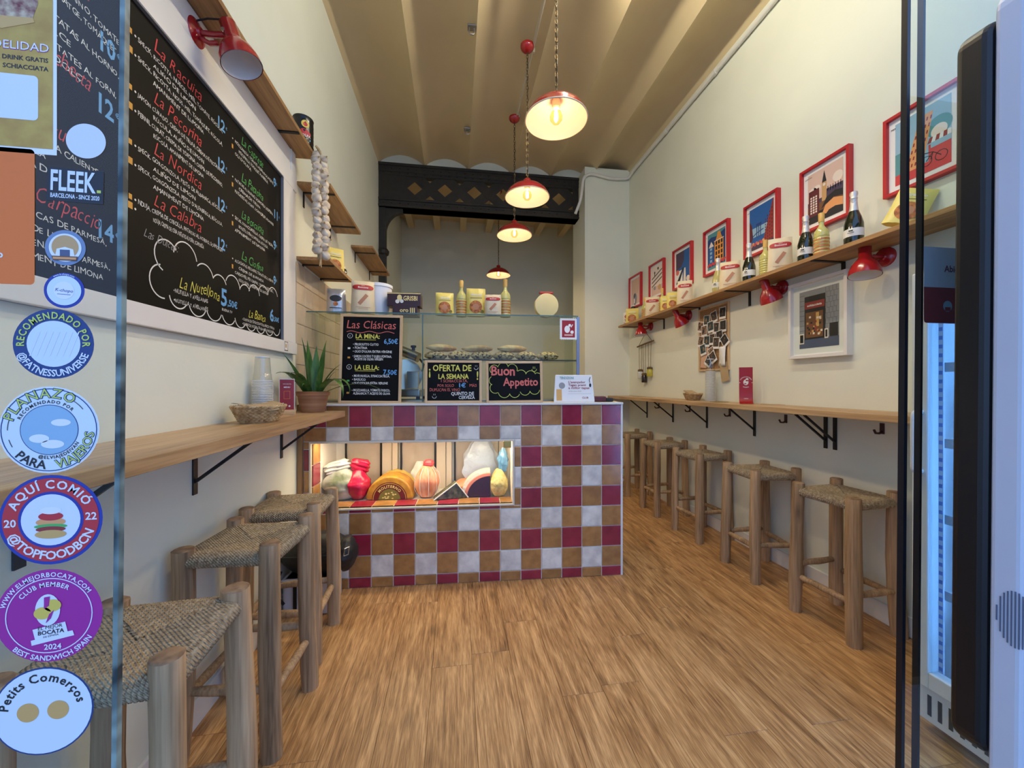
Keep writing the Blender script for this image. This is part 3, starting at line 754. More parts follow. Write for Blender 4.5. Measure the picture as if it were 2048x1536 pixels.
def water_bottle(x, y, z, h, label, r=.036):
    t2 = thing('water_bottle', label, 'bottle', (x, y, z), group='bottles in the fridge')
    MB().mat(mat('bottle_plastic', (178, 194, 210), rough=.15, spec=.6)).lathe([(0,0),(r*.9,0),(r,.01),(r,h*.55),(r*.96,h*.6),(r,h*.66),(r*.8,h*.78),(r*.4,h*.9),(r*.36,h*.95),(0,h*.95)], 20).build('body', t2, smooth=40)
    MB().mat(LBLB).lathe([(r+.0008,h*.2),(r+.0008,h*.52)], 20).build('label', t2, smooth=60)
    m = MB().mat(mat('print_red', (170, 40, 60))); m.T = M4((0,-1,0),(0,0,1),(-1,0,0),(-r-.0014,.022,h*.30)); text(m, 'VIÑA', 0, 0, .026, w='b'); m.build('lettering', t2)
    MB().mat(mat('cap_blue', (60, 80, 150), rough=.4)).lathe([(r*.4,h*.93),(r*.42,h),(0,h)], 14).build('cap', t2, smooth=40)
water_bottle(FX+.13, FY0+.36, .171, .30, 'large clear water bottle on the fridge floor', .05)
water_bottle(FX+.13, FY0+.30, .525, .24, 'bottle on the lowest wire shelf of the fridge')
water_bottle(FX+.13, FY0+.30, .805, .20, 'bottle on the middle wire shelf of the fridge')
water_bottle(FX+.13, FY0+.30, 1.085, .20, 'bottle on the upper wire shelf of the fridge')

# ---- ordering terminal at the entrance
t = thing('ordering_terminal', 'tall white and black ordering terminal at the right edge of the entrance', 'terminal', (.885-1.33*math.sin(R(.7)), .30, -.03), (0, R(.7), 0))
KW = mat('terminal_white', (200, 206, 216), rough=.45, var=.04, scale=6)
def rrect(w, h, r, n=6):
    p = []
    for cx, cy, a in ((w-r, h-r, 0), (r, h-r, 90), (r, r, 180), (w-r, r, 270)):
        p += [(cx+r*math.cos(R(a+90*i/n)), cy+r*math.sin(R(a+90*i/n))) for i in range(n+1)]
    return p
zb, zt2 = .70, 1.955
m = MB().mat(mat('terminal_black', (12, 13, 16), rough=.4)); m.T = M4((1,0,0),(0,0,1),(0,-1,0),(0,.263,zb)); m.prism(rrect(.66, zt2-zb, .03), 0, .049); scr = m.build('screen_module', t, bevel=.012, segs=3)
m = MB().mat(KW); m.T = M4((1,0,0),(0,0,1),(0,-1,0),(.004,.214,zb-.06)); m.prism(rrect(.65, zt2-zb+.10, .04), 0, .040); h = m.build('housing', t, bevel=.008, segs=3)
m = MB().mat(KW); m.T = M4((1,0,0),(0,0,1),(0,-1,0),(.018,.174,zb-.05)); m.prism(rrect(.62, zt2-zb+.08, .05), 0, .03); m.build('rear_cover', t, bevel=.012, segs=3)
for k in range(9):
    hh = .045*math.sqrt(max(0, 1-((k-5)/5.2)**2))
    MB().mat(mat('slot_grey', (96, 104, 124), rough=.6)).box(.0025, .0042, .2035-.0042*k-.0013, .2035-.0042*k, .955-hh, .955+hh).build('vent_slot', h)
MB().mat(KW).box(.24, .42, .14, .22, .0, zb).build('stand', t, bevel=.01); MB().mat(KW).box(.10, .56, .02, .34, 0, .012).build('foot_plate', t, bevel=.004)
# ================================================================== bottles, bags, boxes
BG = mat('bottle_green', (24, 30, 14), rough=.08, spec=.7, coat=.3); FOIL = mat('foil_silver', (214, 212, 204), rough=.35, metal=.5, bump=.3, bscale=60)
CORKC = mat('cork_cap', (214, 170, 84), rough=.4); YB = mat('bottle_yellow', (196, 190, 112), rough=.1, spec=.7, coat=.4); YB2 = mat('bottle_amber', (190, 120, 66), rough=.15, spec=.6)
PALEB = mat('bottle_pale', (186, 176, 110), rough=.1, spec=.7, coat=.3); LBL = mat('label_white', (226, 224, 216), rough=.5); LBLD = mat('label_dark', (40, 40, 42), rough=.5)
def sparkling(loc, label, g=BG, foil=FOIL, h=.30, r=.043):
    t = thing('wine_bottle', label, 'bottle', loc, group='bottles on the right shelf')
    MB().mat(g).lathe([(0,0),(r*.94,0),(r,.008),(r*1.03,h*.22),(r,h*.40),(r*.78,h*.53),(r*.48,h*.65),(r*.36,h*.76),(.0,h*.76)], 24).build('body', t, smooth=40)
    MB().mat(foil).lathe([(r*.52,h*.63),(r*.41,h*.74),(r*.37,h*.86),(r*.42,h*.87),(r*.36,h*.90),(r*.44,h*.95),(r*.40,h*.99),(0,h)], 18).build('foil', t, smooth=40)
    MB().mat(LBL).lathe([(r*1.035,h*.16),(r*1.035,h*.30)], 24).build('label', t, smooth=60)
    m = MB().mat(LBLD); m.T = M4((.5,-.866,0),(0,0,1),(-.866,-.5,0),(-.0393-.0085,-.0227-.0005,h*.19)) ; m.rect(-.014,.006,.014,.009); m.rect(-.009,.014,.009,.022); m.build('label_print', t)
    return t
def ribbed(loc, label, h=.27, r=.034, stripes=True):
    t = thing('liqueur_bottle', label, 'bottle', loc, group='bottles on the right shelf')
    pr = [(0,0),(r,0),(r*1.04,.006)]
    for k in range(7):
        z = .02+k*h*.06; pr += [(r*1.04,z),(r*.96,z+h*.02),(r*1.04,z+h*.04)]
    pr += [(r,h*.50),(r*.94,h*.60),(r*.5,h*.68),(r*.34,h*.73),(r*.34,h*.84),(0,h*.84)]
    MB().mat(YB).lathe(pr, 22).build('body', t, smooth=50)
    if stripes:
        for k in range(5): MB().mat(YB2).lathe([(r*1.045,.022+k*h*.075),(r*1.06,.027+k*h*.075),(r*1.045,.033+k*h*.075)], 22).build('gold_stripe', t, smooth=50)
    MB().mat(CORKC).lathe([(r*.40,h*.80),(r*.42,h*.99),(r*.36,h),(0,h)], 14).build('cap', t, smooth=40)
    return t
CREAM = mat('packet_cream', (228, 210, 172), rough=.45, var=.06, scale=12, bump=.3, bscale=18); REDP = mat('print_label_red', (178, 44, 40), rough=.5); BISC = mat('print_biscuit', (186, 128, 92), rough=.6); BISC2 = mat('print_pale_brown', (206, 168, 120), rough=.6)
YEL = mat('packet_yellow', (232, 212, 112), rough=.4, var=.06, scale=12, bump=.3, bscale=18); COOK = mat('print_cookie', (206, 128, 58), rough=.6, rgb2=(130, 70, 30), scale=60); OLIVE = mat('print_olive', (120, 110, 52), rough=.6); SILV = mat('packet_silver', (196, 196, 196), rough=.28, metal=.55, bump=.5, bscale=20)
def bag(loc, rz, label, w=.125, h=.225, d=.055, kind='savoiardi', seed=0, name='biscuit_packet', lean=0):
    rn = random.Random(seed)
    t = thing(name, label, 'packet', loc, (R(lean), 0, R(rz)))
    body = {'savoiardi': CREAM, 'cookie': YEL, 'pasta': YEL, 'round': LBL, 'silver': SILV}[kind]
    def dep(u, v):
        e = (1-abs(2*u-1)**4); k = 1 if v < .70 else max(0.08, 1-((v-.70)/.28)**2*.95)
        return d/2*e*k*(.85+.15*math.sin(math.pi*min(v/.7, 1)))
    nx, nz = 12, 14; m = MB().mat(body); vs = []
    wr = [[rn.uniform(-1,1)*.0022 for _ in range(nx+1)] for _ in range(nz+1)]
    for j in range(nz+1):
        for i in range(nx+1):
            u, v = i/nx, j/nz; ww = w*(1-.06*v+.02*math.sin(5*v+seed)); vs.append((ww*(u-.5), -dep(u, v)+(wr[j][i] if 0 < i < nx else 0), h*v))
    o = len(vs)
    for j in range(nz+1):
        for i in range(nx+1):
            u, v = i/nx, j/nz; ww = w*(1-.06*v+.02*math.sin(5*v+seed)); vs.append((ww*(u-.5), dep(u, v)-(wr[j][nx-i] if 0 < i < nx else 0), h*v))
    k = nx+1; fs = []
    for j in range(nz):
        for i in range(nx):
            a = j*k+i; fs.append((a, a+1, a+k+1, a+k)); a += o; fs.append((a+1, a, a+k, a+k+1))
    for j in range(nz): a = j*k; fs.append((a, a+k, o+a+k, o+a)); a += nx; fs.append((a, o+a, o+a+k, a+k))
    for i in range(nx): fs.append((i, o+i, o+i+1, i+1)); a = nz*k+i; fs.append((a, a+1, o+a+1, o+a))
    m.add(vs, fs); m.build('body', t, smooth=60)
    def pr(build):
        q = MB(); build(q); q.v = [(x, -dep(min(max(x/w+.5, .02), .98), min(max(y/h, 0), 1))-.0026-z, y) for x, y, z in q.v]; q.build('print', t)
    if kind == 'savoiardi':
        def f(q):
            q.mat(REDP); q.gdisc(0, h*.775, w*.43, h*.082, 0, 32, 6, .7)
            q.mat(LBL); text(q, 'Bonomi', 0, h*.750, h*.075, 'c', 'b', .0004, fit=w*.55); text(q, 'FORNO', 0, h*.818, h*.028, 'c', 'b', .0004)
            q.mat(BISC); a, b = (-.17*w, h*.26), (.16*w, h*.55); q.stroke([(a[0]+(b[0]-a[0])*i/6, a[1]+(b[1]-a[1])*i/6) for i in range(7)], w*.15, .0002)
            q.mat(BISC2); q.stroke([(-.3*w+.6*w*i/6, h*.17) for i in range(7)], h*.018, .0002); q.stroke([(-.2*w+.4*w*i/6, h*.12) for i in range(7)], h*.012, .0002)
        pr(f)
    elif kind in ('cookie', 'pasta'):
        def f(q):
            q.mat(LBL); text(q, 'Granaio' if kind == 'cookie' else 'Biscotti', 0, h*.72, h*.10, 'c', 'b', .0002, slant=.2, fit=w*.72)
            q.mat(OLIVE); q.stroke([(-.3*w+.6*w*i/6, h*.64) for i in range(7)], h*.02, .0002)
            q.mat(COOK); q.gdisc(-.02*w, h*.32, w*.32, w*.32, .0003)
            q.mat(BISC); q.gdisc(-.02*w, h*.32, w*.16, w*.16, .0006)
            q.mat(OLIVE); q.disc(.3*w, h*.16, w*.09, .0003, 12)
        pr(f)
    elif kind == 'round':
        def f(q):
            q.mat(REDP); q.gdisc(0, h*.66, w*.3, h*.16, .0003)
            for k2 in range(14): q.disc(rn.uniform(-.36,.36)*w, h*rn.uniform(.1,.45), w*.055, .0003, 8)
        pr(f)
    elif kind == 'silver':
        def f(q):
            q.mat(LBLD); q.gdisc(.0, h*.58, w*.30, h*.13, .0003); q.stroke([(-.3*w+.6*w*i/6, h*.2) for i in range(7)], h*.03, .0002)
            q.mat(COOK); q.disc(0, h*.36, w*.12, .0003, 14)
        pr(f)
    return t
SZ = 2.045+.024
# right shelf, far to near
bag((2.20, 4.645, SZ), -28, 'white and red dotted packet at the far end of the right shelf', .11, .17, .07, 'round', 1)
t = thing('jar_with_black_lid', 'small jar with a round black lid behind the dotted packet on the right shelf', 'jar', (2.285, 4.655, SZ))
MB().mat(LBL).lathe([(0,0),(.03,0),(.032,.02),(.032,.19),(.024,.205),(0,.205)], 18).build('glass_body', t, smooth=40); MB().mat(BLACK).lathe([(.0,.205),(.022,.205),(.03,.22),(.03,.235),(.02,.25),(0,.252)], 18).build('lid', t, smooth=40)
bag((2.19, 4.485, SZ), -30, 'yellow biscuit packet next to the dotted packet at the far end of the right shelf', .16, .19, .05, 'cookie', 2)
ribbed((2.19, 4.165, SZ), 'ribbed amber liqueur bottle left of the farthest sponge finger packet', .255, .036)
bag((2.185, 3.985, SZ), -32, 'farthest cream sponge finger packet on the right shelf, between two ribbed bottles', .155, .22, .06, seed=3)
ribbed((2.20, 3.805, SZ), 'ribbed amber liqueur bottle between a sponge finger packet and a small yellow packet', .27, .034)
bag((2.175, 3.70, SZ), -30, 'small yellow packet with a brown round picture beside a ribbed bottle', .10, .165, .05, 'pasta', 4)
bag((2.185, 3.585, SZ), -28, 'small pale yellow packet left of the second farthest sponge finger packet', .11, .175, .05, 'cookie', 5)
bag((2.185, 3.375, SZ), -32, 'second farthest cream sponge finger packet on the right shelf', .14, .235, .06, seed=6)
sparkling((2.19, 2.915, SZ), 'pale sparkling wine bottle with white foil in front of the yellow house poster', PALEB)
bag((2.185, 2.765, SZ), -40, 'cream sponge finger packet beside the pale sparkling wine bottle', .155, .225, .075, seed=7)
sparkling((2.19, 2.572, SZ), 'dark green sparkling wine bottle below the bridge poster')
ribbed((2.20, 2.43, SZ), 'pale yellow bottle with cork cap between a dark bottle and a leaning packet', .27, .038, False)
bag((2.195, 2.300, SZ), -36, 'leaning cream sponge finger packet right of the bridge poster', .145, .235, .05, seed=8, lean=0)
sparkling((2.19, 2.103, SZ), 'dark green sparkling wine bottle in front of the clock tower poster')
ribbed((2.20, 2.008, SZ), 'yellow ribbed liqueur bottle in front of the clock tower poster', .275, .038)
sparkling((2.19, 1.810, SZ), 'dark green sparkling wine bottle standing nearest on the right shelf', h=.305)
o_ = bag((2.19, 1.585, SZ+.024), -52, 'yellow cookie packet lying slanted on the right shelf near the glass door', .15, .20, .05, 'cookie', 9)
o_.rotation_euler = (R(-14), R(22), R(-48))

# left shelves
t = thing('tomato_tin', 'large black tomato tin with red label on the narrow shelf above the menu board', 'tin', (WL+.075, 2.455, 2.732))
MB().mat(mat('tin_black', (28, 28, 30), rough=.25, metal=.3)).lathe([(0,0),(.056,0),(.058,.004),(.056,.012)]+[(.056+.001*(k % 2), .02+.012*k) for k in range(11)]+[(.056,.158),(.058,.165),(.056,.17),(.05,.168),(0,.168)], 32).build('can', t, smooth=30)
m = MB(); 
def wrap(q, a0, r): q.v = [(r*math.cos(a0+x/r), r*math.sin(a0+x/r), y) for x, y, z in q.v]; return q
for mt, fn in ((mat('tin_yellow', (226, 196, 80)), lambda q: q.disc(0, .115, .022, 0, 20)), (mat('tin_red', (190, 34, 40)), lambda q: (q.disc(0, .113, .012, 0, 16), q.disc(-.006, .066, .024, 0, 20, ry=.020), q.disc(.012, .060, .02, 0, 20, ry=.018))),
               (mat('tin_blue', (130, 170, 200)), lambda q: q.rect(-.03, .022, .03, .034)), (LBL, lambda q: text(q, 'POLPA', 0, .040, .02, 'c', 'b'))):
    q = MB().mat(mt); fn(q); wrap(q, R(-58), .0585 if mt is not LBL else .0592); q.build('label_print', t)
bag((WL+.115, 2.93, 2.107), 30, 'yellow cookie packet on the lower left shelf above the sponge finger packet', .13, .19, .05, 'cookie', 12)
t = thing('glass_jar', 'small glass jar with dark filling beside the yellow packet on the lower left shelf', 'jar', (WL+.14, 3.02, 2.107))
MB().mat(mat('jar_dark', (60, 64, 54), rough=.1, coat=.5)).lathe([(0,0),(.03,0),(.034,.01),(.034,.055),(.026,.068),(0,.068)], 20).build('glass_body', t, smooth=40)
MB().mat(CHROME).lathe([(.0,.066),(.028,.066),(.028,.082),(0,.084)], 18).build('lid', t, smooth=40)
# on the glass case
cz_ = TOPZ+.004+cz+.008
bag(CW(.135, .20, cz_), 8, 'silver coffee packet on the glass case next to the menu board frame', .125, .17, .07, 'silver', 13, 'coffee_packet')
bag(CW(.315, .19, cz_), 14, 'cream sponge finger packet on the glass case above the tall chalkboard', .155, .225, .085, seed=14)
t = thing('white_tub', 'round white plastic tub behind the sponge finger packet on the glass case', 'tub', CW(.385, .335, cz_))
MB().mat(WHITE).lathe([(0,0),(.075,0),(.078,.006),(.092,.21),(.098,.212),(.098,.232),(.09,.236),(0,.236)], 36).build('body', t, smooth=35)
t = thing('biscuit_box', 'brown chocolate biscuit box with cream lettering on the glass case', 'box', CW(.60, .27, cz_+.0655), (0, 0, CA))
BRN = mat('box_brown', (58, 28, 26), rough=.35); CRM = mat('print_cream', (236, 214, 140), rough=.5)
MB().mat(BRN).box(-.13, .10, -.05, .05, 0, .095).build('carton', t, bevel=.002)
q = MB().mat(CRM); q.T = onF((0, -.0506, 0)); q.rect(-.13, .086, .10, .092); text(q, 'GRISBI', .08, .040, .045, 'r', 'b', .0003, fit=.10); q.disc(-.045, .058, .017, .0002, 14, ry=.022); q.mat(LBL); q.disc(-.06, .032, .014, .0004, 12); q.disc(-.03, .034, .013, .0004, 12); q.build('print', t)
t = thing('dark_box', 'small dark box with gold bars under the chocolate biscuit box', 'box', CW(.61, .25, cz_), (0, 0, CA))
MB().mat(BRN).box(-.10, .07, -.05, .08, 0, .064).build('carton', t, bevel=.002)
q = MB().mat(CRM); q.T = onF((0, -.0506, 0)); text(q, 'oro', -.05, .02, .04, 'l', 'b', .0003); [q.rect(.02+.013*k, .012, .027+.013*k, .05, .0002) for k in range(3)]; q.build('print', t)
bag(CW(.87, .20, cz_), 5, 'round-shouldered yellow packet on the glass case left of the ribbed bottle', .13, .16, .06, 'cookie', 15)
def ribbed2(*a): return ribbed(*a)
ribbed(CW(.985, .24, cz_), 'ribbed bottle on the glass case between two yellow packets', .26, .036)
bag(CW(1.09, .22, cz_), 0, 'tall yellow packet on the glass case in the middle', .14, .20, .06, 'pasta', 16)
bag(CW(1.21, .18, cz_), -6, 'small cream packet on the glass case left of the second ribbed bottle', .12, .15, .05, 'savoiardi', 17)
ribbed(CW(1.30, .22, cz_), 'ribbed bottle on the glass case below the farthest pendant lamp', .27, .038)
t = thing('round_tin', 'round pale tin disc standing upright at the right end of the glass case', 'tin', CW(1.60, .22, cz_), (0, 0, CA))
q = MB().mat(mat('tin_cream', (226, 206, 140), rough=.4)); q.T = M4((1,0,0),(0,0,1),(0,-1,0),(0,.03,.088)); q.lathe([(0,-.002),(.080,-.002),(.086,0),(.086,.05),(.080,.052),(0,.052)], 40); q.build('tin_body', t, smooth=35)
MB().mat(REDP).box(-.05, .05, -.01, .02, .174, .188).build('red_ribbon', t, bevel=.004)

# ---- garlic braid
t = thing('garlic_braid', 'long braid of white garlic bulbs hanging from the narrow shelf corner', 'garlic braid', (WL+.172, 2.455, 2.715))
GA = mat('garlic_skin', (226, 214, 194), rough=.55, rgb2=(190, 168, 136), scale=30, stretch=(1,1,.3), bump=.25, bscale=40); GA2 = mat('garlic_stalk', (176, 148, 104), rough=.7)
rn = random.Random(8)
gm = []
for s in range(3):
    m = MB().mat(GA); n = 20; prof = [(0,-.025),(.008,-.0245),(.018,-.019),(.0235,-.007),(.0245,.003),(.020,.014),(.011,.021),(.006,.026),(.004,.030)]
    vs = []; 
    for r, z in prof:
        for j in range(n):
            a = 2*math.pi*j/n; q = r*(1+.07*math.sin(6*a+s)+.03*math.sin(3*a)); vs.append((q*math.cos(a), q*math.sin(a), z))
    m.add(vs, [(i*n+j, i*n+(j+1) % n, (i+1)*n+(j+1) % n, (i+1)*n+j) for i in range(len(prof)-1) for j in range(n)])
    m.mat(GA2).lathe([(0,-.028),(.006,-.0275),(.009,-.023)], 10); m.mat(GA2).lathe([(.0045,.029),(.0035,.036),(0,.036)], 8); gm.append(m.mesh('garlic_bulb', 60))
def gpath(u): return Vector((.03*math.sin(u*2.0)-.005, .02-.10*u-.025*math.sin(u*4), -.01-.66*u))
for k in range(15):
    for sd in (-1, 1):
        u = (k+(.5 if sd > 0 else 0))/15.2
        if u > 1: continue
        p = gpath(u)+Vector((.0185*sd+.004*rn.uniform(-1,1), .010*sd+.008*rn.uniform(-1,1), rn.uniform(-.003,.003)))
        o = link('garlic_bulb', gm[rn.randrange(3)], t, loc=p, rot=(R(rn.uniform(50,110)), R(rn.uniform(-25,25)), R(rn.uniform(-30,70)))); sc = rn.uniform(.95,1.18); o.scale = (sc,)*3
for a in (-.008, 0, .008): MB().mat(GA2).tube([gpath(u/12)+Vector((-.006+a, a*math.sin(u), 0)) for u in range(13)], .006, 6).build('stalk', t, smooth=60)
for a in (-.02, .0, .02): MB().mat(GA2).tube([(-.02,.0+a,.025),(-.005,.0+a*.5,.012),(.0,.02,-.02)], .006, 6).build('stalk', t, smooth=60)
for a in (-.015, .012): MB().mat(GA2).tube([gpath(.99), gpath(1.0)+Vector((0,a,-.045))], [.006,.003], 6).build('stalk', t, smooth=60)

# ---- on the left bar
ZL = 1.138
WICK = mat('wicker', (206, 176, 128), rough=.6, rgb2=(160, 124, 78), scale=40, var=.2)
def basket(loc, rz, label, a=.105, b=.075, h=.062):
    t = thing('wicker_basket', label, 'basket', loc, (0, 0, R(rz)))
    rows = 8; ns = 26
    for i in range(rows):
        u = (i+.5)/rows; k = .72+.28*u; m = MB().mat(WICK); pts = []
        for j in range(ns*4):
            q = 2*math.pi*j/(ns*4); w = .0035*math.cos(ns/2*2*q/1+math.pi*(i % 2)); pts.append(((a*k+w)*math.cos(q), (b*k+w)*math.sin(q), .006+h*u))
        m.tube(pts, .0042, 5, closed=True); m.build('woven_row', t, smooth=60)
    m = MB().mat(WICK)
    for j in range(ns):
        q = 2*math.pi*j/ns; m.tube([(a*.70*math.cos(q), b*.70*math.sin(q), .004), (a*1.0*math.cos(q), b*1.0*math.sin(q), h+.006)], .0026, 5)
    m.build('stakes', t)
    for ph in (0, math.pi):
        MB().mat(WICK).tube([((a*1.02+.003*math.cos(20*q+ph))*math.cos(q), (b*1.02+.003*math.cos(20*q+ph))*math.sin(q), h+.010+.003*math.sin(20*q+ph)) for q in [2*math.pi*j/120 for j in range(120)]], .0045, 5, closed=True).build('rim_braid', t, smooth=60)
    MB().mat(WICK).lathe([(0,.001),(a*.72,.001),(a*.72,.007),(0,.007)], 30, sy=b/a).build('base', t)
    return t
KRAFT = mat('kraft_paper', (188, 160, 118), rough=.75, var=.08, scale=8); KR2 = mat('napkin_cream', (218, 200, 166), rough=.8)
def sheet(loc, rot, w, d, label, mt, name='paper_napkin', curl=.01, group=None):
    m = MB().mat(mt); n = 8; vs = []
    for s in (0, .0016):
        for j in range(n+1):
            for i in range(n+1): vs.append((w*(i/n-.5), d*(j/n-.5), s+curl*(2*i/n-1)**2+curl*.4*math.sin(3*j/n)))
    k = n+1; o = k*k; fs = []
    for j in range(n):
        for i in range(n): a = j*k+i; fs += [(a, a+k, a+k+1, a+1), (a+o, a+o+1, a+o+k+1, a+o+k)]
    for i in range(n):
        fs += [(i, i+1, o+i+1, o+i), (n*k+i, o+n*k+i, o+n*k+i+1, n*k+i+1), (i*k, o+i*k, o+(i+1)*k, (i+1)*k), (i*k+n, (i+1)*k+n, o+(i+1)*k+n, o+i*k+n)]
    m.add(vs, fs); ob = m.build(name, loc=loc, rot=tuple(R(x) for x in rot), smooth=40); tag(ob, label, 'napkin', group); return ob
bx_, by_ = -.845, 1.80
basket((bx_, by_, ZL), 60, 'oval wicker basket of paper napkins on the left bar', .105, .078, .060)
for i, (dz, rz, mt) in enumerate(((.050, 20, KR2), (.060, 75, KR2), (.070, 48, KRAFT))):
    sheet((bx_-.005*i, by_-.01+.008*i, ZL+dz), (4*i-4, 5-3*i, rz), .155, .120, ('lowest paper napkin in the wicker basket on the left bar', 'middle cream paper napkin in the wicker basket on the left bar', 'topmost brown paper sheet sticking out of the basket on the left bar')[i], mt, group='papers in the left basket')
CUP = glass('cup_plastic', (238, 240, 240), base=.10, rough=.12); CUPR = mat('cup_rim', (226, 226, 222), rough=.2, spec=.6)
def cups(x, y, z, n, pitch, r, hh, label, group, topb=True):
    m = MB().mat(CUPR).lathe([(r,0),(r+.0025,.0012),(r+.0025,.0035),(r,.0048),(r-.002,.004)], 28); m.mat(CUP).lathe([(r-.001,.004),(r-.003,pitch+.004)], 28); low = m.mesh('plastic_cup', 50)
    m = MB().mat(CUPR).lathe([(r,0),(r+.0025,.0012),(r+.0025,.0035),(r,.0048)], 28); m.mat(CUP).lathe([(r-.001,.004),(r*.90,hh*.30),(r*.86,hh*.31),(r*.74,hh-.006),(r*.70,hh),(0,hh)], 28); m.mat(CUPR).lathe([(r*.73,hh-.004),(r*.735,hh),(r*.66,hh+.001)], 28); top = m.mesh('plastic_cup', 50)
    for k in range(n):
        o = link('plastic_cup', top if k == n-1 else low, None, loc=(x+RND.uniform(-.0006,.0006), y, z+.0006+k*pitch)); tag(o, label, 'cup', group)
cups(-.925, 2.00, ZL, 24, .0078, .042, .118, 'clear plastic cup in the upside-down stack behind the left basket', 'stacked cups on the left bar')
t = thing('menu_card_stand', 'small red menu card upright in a light wooden block on the left bar', 'card stand', (-.915, 2.245, ZL), (0, 0, R(20)))
MB().mat(PINE).box(-.042, .042, -.026, .026, 0, .026).build('wooden_block', t, bevel=.002)
m = MB().mat(mat('card_red', (140, 28, 36), rough=.35)); m.box(-.034, .034, -.0025, .0025, .024, .192); m.build('card', t)
MB().mat(LBL).box(-.0365, .0365, -.0018, .0018, .022, .196).build('acrylic_back', t)
q = MB().mat(mat('print_orange', (204, 116, 48))); q.T = onF((0,-.0029,0)); [q.rect(*a) for a in ((-.015,.085,.015,.087),(-.015,.127,.015,.129),(-.015,.085,-.013,.129),(.013,.085,.015,.129))]
q.mat(LBL); text(q, 'MENU', 0, .146, .011, 'c', 'b'); text(q, 'WIFI GRATIS', 0, .165, .007, 'c', 'r'); [q.disc(x_, y_, .005, 0, 10) for x_, y_ in ((-.018,.06),(-.008,.045),(.012,.046))]; q.build('print', t)
# potted plant
t = thing('potted_plant', 'terracotta pot with long green strap leaves on the end of the left bar', 'plant', (-.845, 2.43, ZL))
MB().mat(mat('terracotta', (150, 92, 54), rough=.75, rgb2=(186, 138, 96), scale=5, stretch=(.4,.4,6), bump=.1)).lathe([(0,0),(.062,0),(.066,.006),(.084,.098),(.090,.100),(.092,.122),(.084,.124),(.082,.108),(0,.108)], 36).build('pot', t, smooth=35)
MB().mat(mat('soil', (52, 40, 30), rough=.95, bump=.6, bscale=60)).lathe([(0,.113),(.082,.110)], 24).build('soil', t)
LEAF = mat('leaf_green', (44, 84, 30), rough=.4, rgb2=(92, 128, 56), scale=7, stretch=(6,6,1), spec=.4)
def leaf(az, L, wd, lift, droop, off=(0,0), side=0):
    wd *= 1.3; m = MB().mat(LEAF); n = 14; d = Vector((math.cos(R(az)), math.sin(R(az)), 0)); sv = Vector((-d.y, d.x, 0)); p = Vector((off[0], off[1], .108)); ang = R(lift); vs = []
    for i in range(n+1):
        u = i/n; w = wd*(math.sin(math.pi*min(1, .12+.88*u))**.6)*(1 if u < .5 else (1-(u-.5)*2)**.55+.02); up = Vector((-d.x*math.sin(ang), -d.y*math.sin(ang), math.cos(ang)))
        vs += [p-sv*w, p-up*.22*w, p+sv*w, p-up*(.22*w+.0016)]
        st = d*math.cos(ang)+Vector((0,0,math.sin(ang)))+sv*side*u; p = p+st.normalized()*L/n; ang -= R(droop)/n*(.4+1.2*u)
    fs = []
    for i in range(n):
        q = 4*i; fs += [(q,q+1,q+5,q+4),(q+1,q+2,q+6,q+5),(q+2,q+3,q+7,q+6),(q+3,q,q+4,q+7)]
    fs += [(3,2,1,0),(4*n,4*n+1,4*n+2,4*n+3)]
    m.add(vs, fs); m.build('leaf', t, smooth=70)
for a in ((225,.34,.020,84,8,(-.02,.02)),(150,.33,.022,86,6,(-.02,.03)),(60,.34,.019,84,12,(.02,.03)),(100,.30,.02,86,8,(0,.04)),(250,.30,.011,58,22,(-.03,0)),(255,.30,.022,52,80,(-.03,-.01)),(265,.27,.016,60,95,(-.02,-.02)),
          (10,.22,.014,70,40,(.03,0)),(340,.30,.016,62,190,(.04,0)),(320,.34,.017,55,185,(.04,-.02)),(300,.20,.010,72,40,(.03,-.02)),(350,.42,.006,26,75,(.05,-.01)),(270,.16,.012,60,120,(.0,-.04)),(40,.16,.008,70,30,(.04,.02))): leaf(*a)

# ---- on the right bar
ZR = 1.158
basket((2.205, 3.28, ZR), 90, 'small wicker basket with brown menus on the right bar', .10, .065, .05)
for i, (dz, rz) in enumerate(((.044, 80), (.060, 94))): 
    m = MB().mat(KRAFT); m.box(-.075, .075, -.045, .045, 0, .010); ob = m.build('kraft_menu', loc=(2.205, 3.285, ZR+dz), rot=(0, R(-12-6*i), R(rz)), bevel=.001)
    tag(ob, ('lower folded kraft paper menu in the basket on the right bar', 'upper folded kraft paper menu tilted in the basket on the right bar')[i], 'menu', 'menus in the right basket')
cups(2.235, 3.075, ZR, 34, .0078, .040, .115, 'clear plastic cup in the stack below the cork board', 'stacked cups on the right bar')
t = thing('table_sign', 'red curved table sign with round white logo on the right bar', 'sign', (2.20, 2.615, ZR), (0, 0, R(-35)))
SR = mat('sign_red', (156, 24, 28), rough=.35)
prof = [(-.075,.001),(-.04,.004),(-.018,.018),(-.006,.05),(0,.11),(.004,.20),(.006,.278)]
m = MB(); vs = []
m.mat(SR)
def ip(z):
    for i in range(len(prof)-1):
        if prof[i][1] <= z <= prof[i+1][1]: u = (z-prof[i][1])/(prof[i+1][1]-prof[i][1]); return prof[i][0]+(prof[i+1][0]-prof[i][0])*u
    return prof[-1][0]
W2 = .045
for y_, z_ in prof: vs += [(-W2, y_, z_), (W2, y_, z_), (-W2, y_+.003, z_), (W2, y_+.003, z_)]
fs = []
for i in range(len(prof)-1): q = 4*i; fs += [(q, q+1, q+5, q+4), (q+2, q+6, q+7, q+3), (q, q+4, q+6, q+2), (q+1, q+3, q+7, q+5)]
m.add(vs, fs+[(0,2,3,1),(24,25,27,26)]); m.build('panel', t, smooth=60)
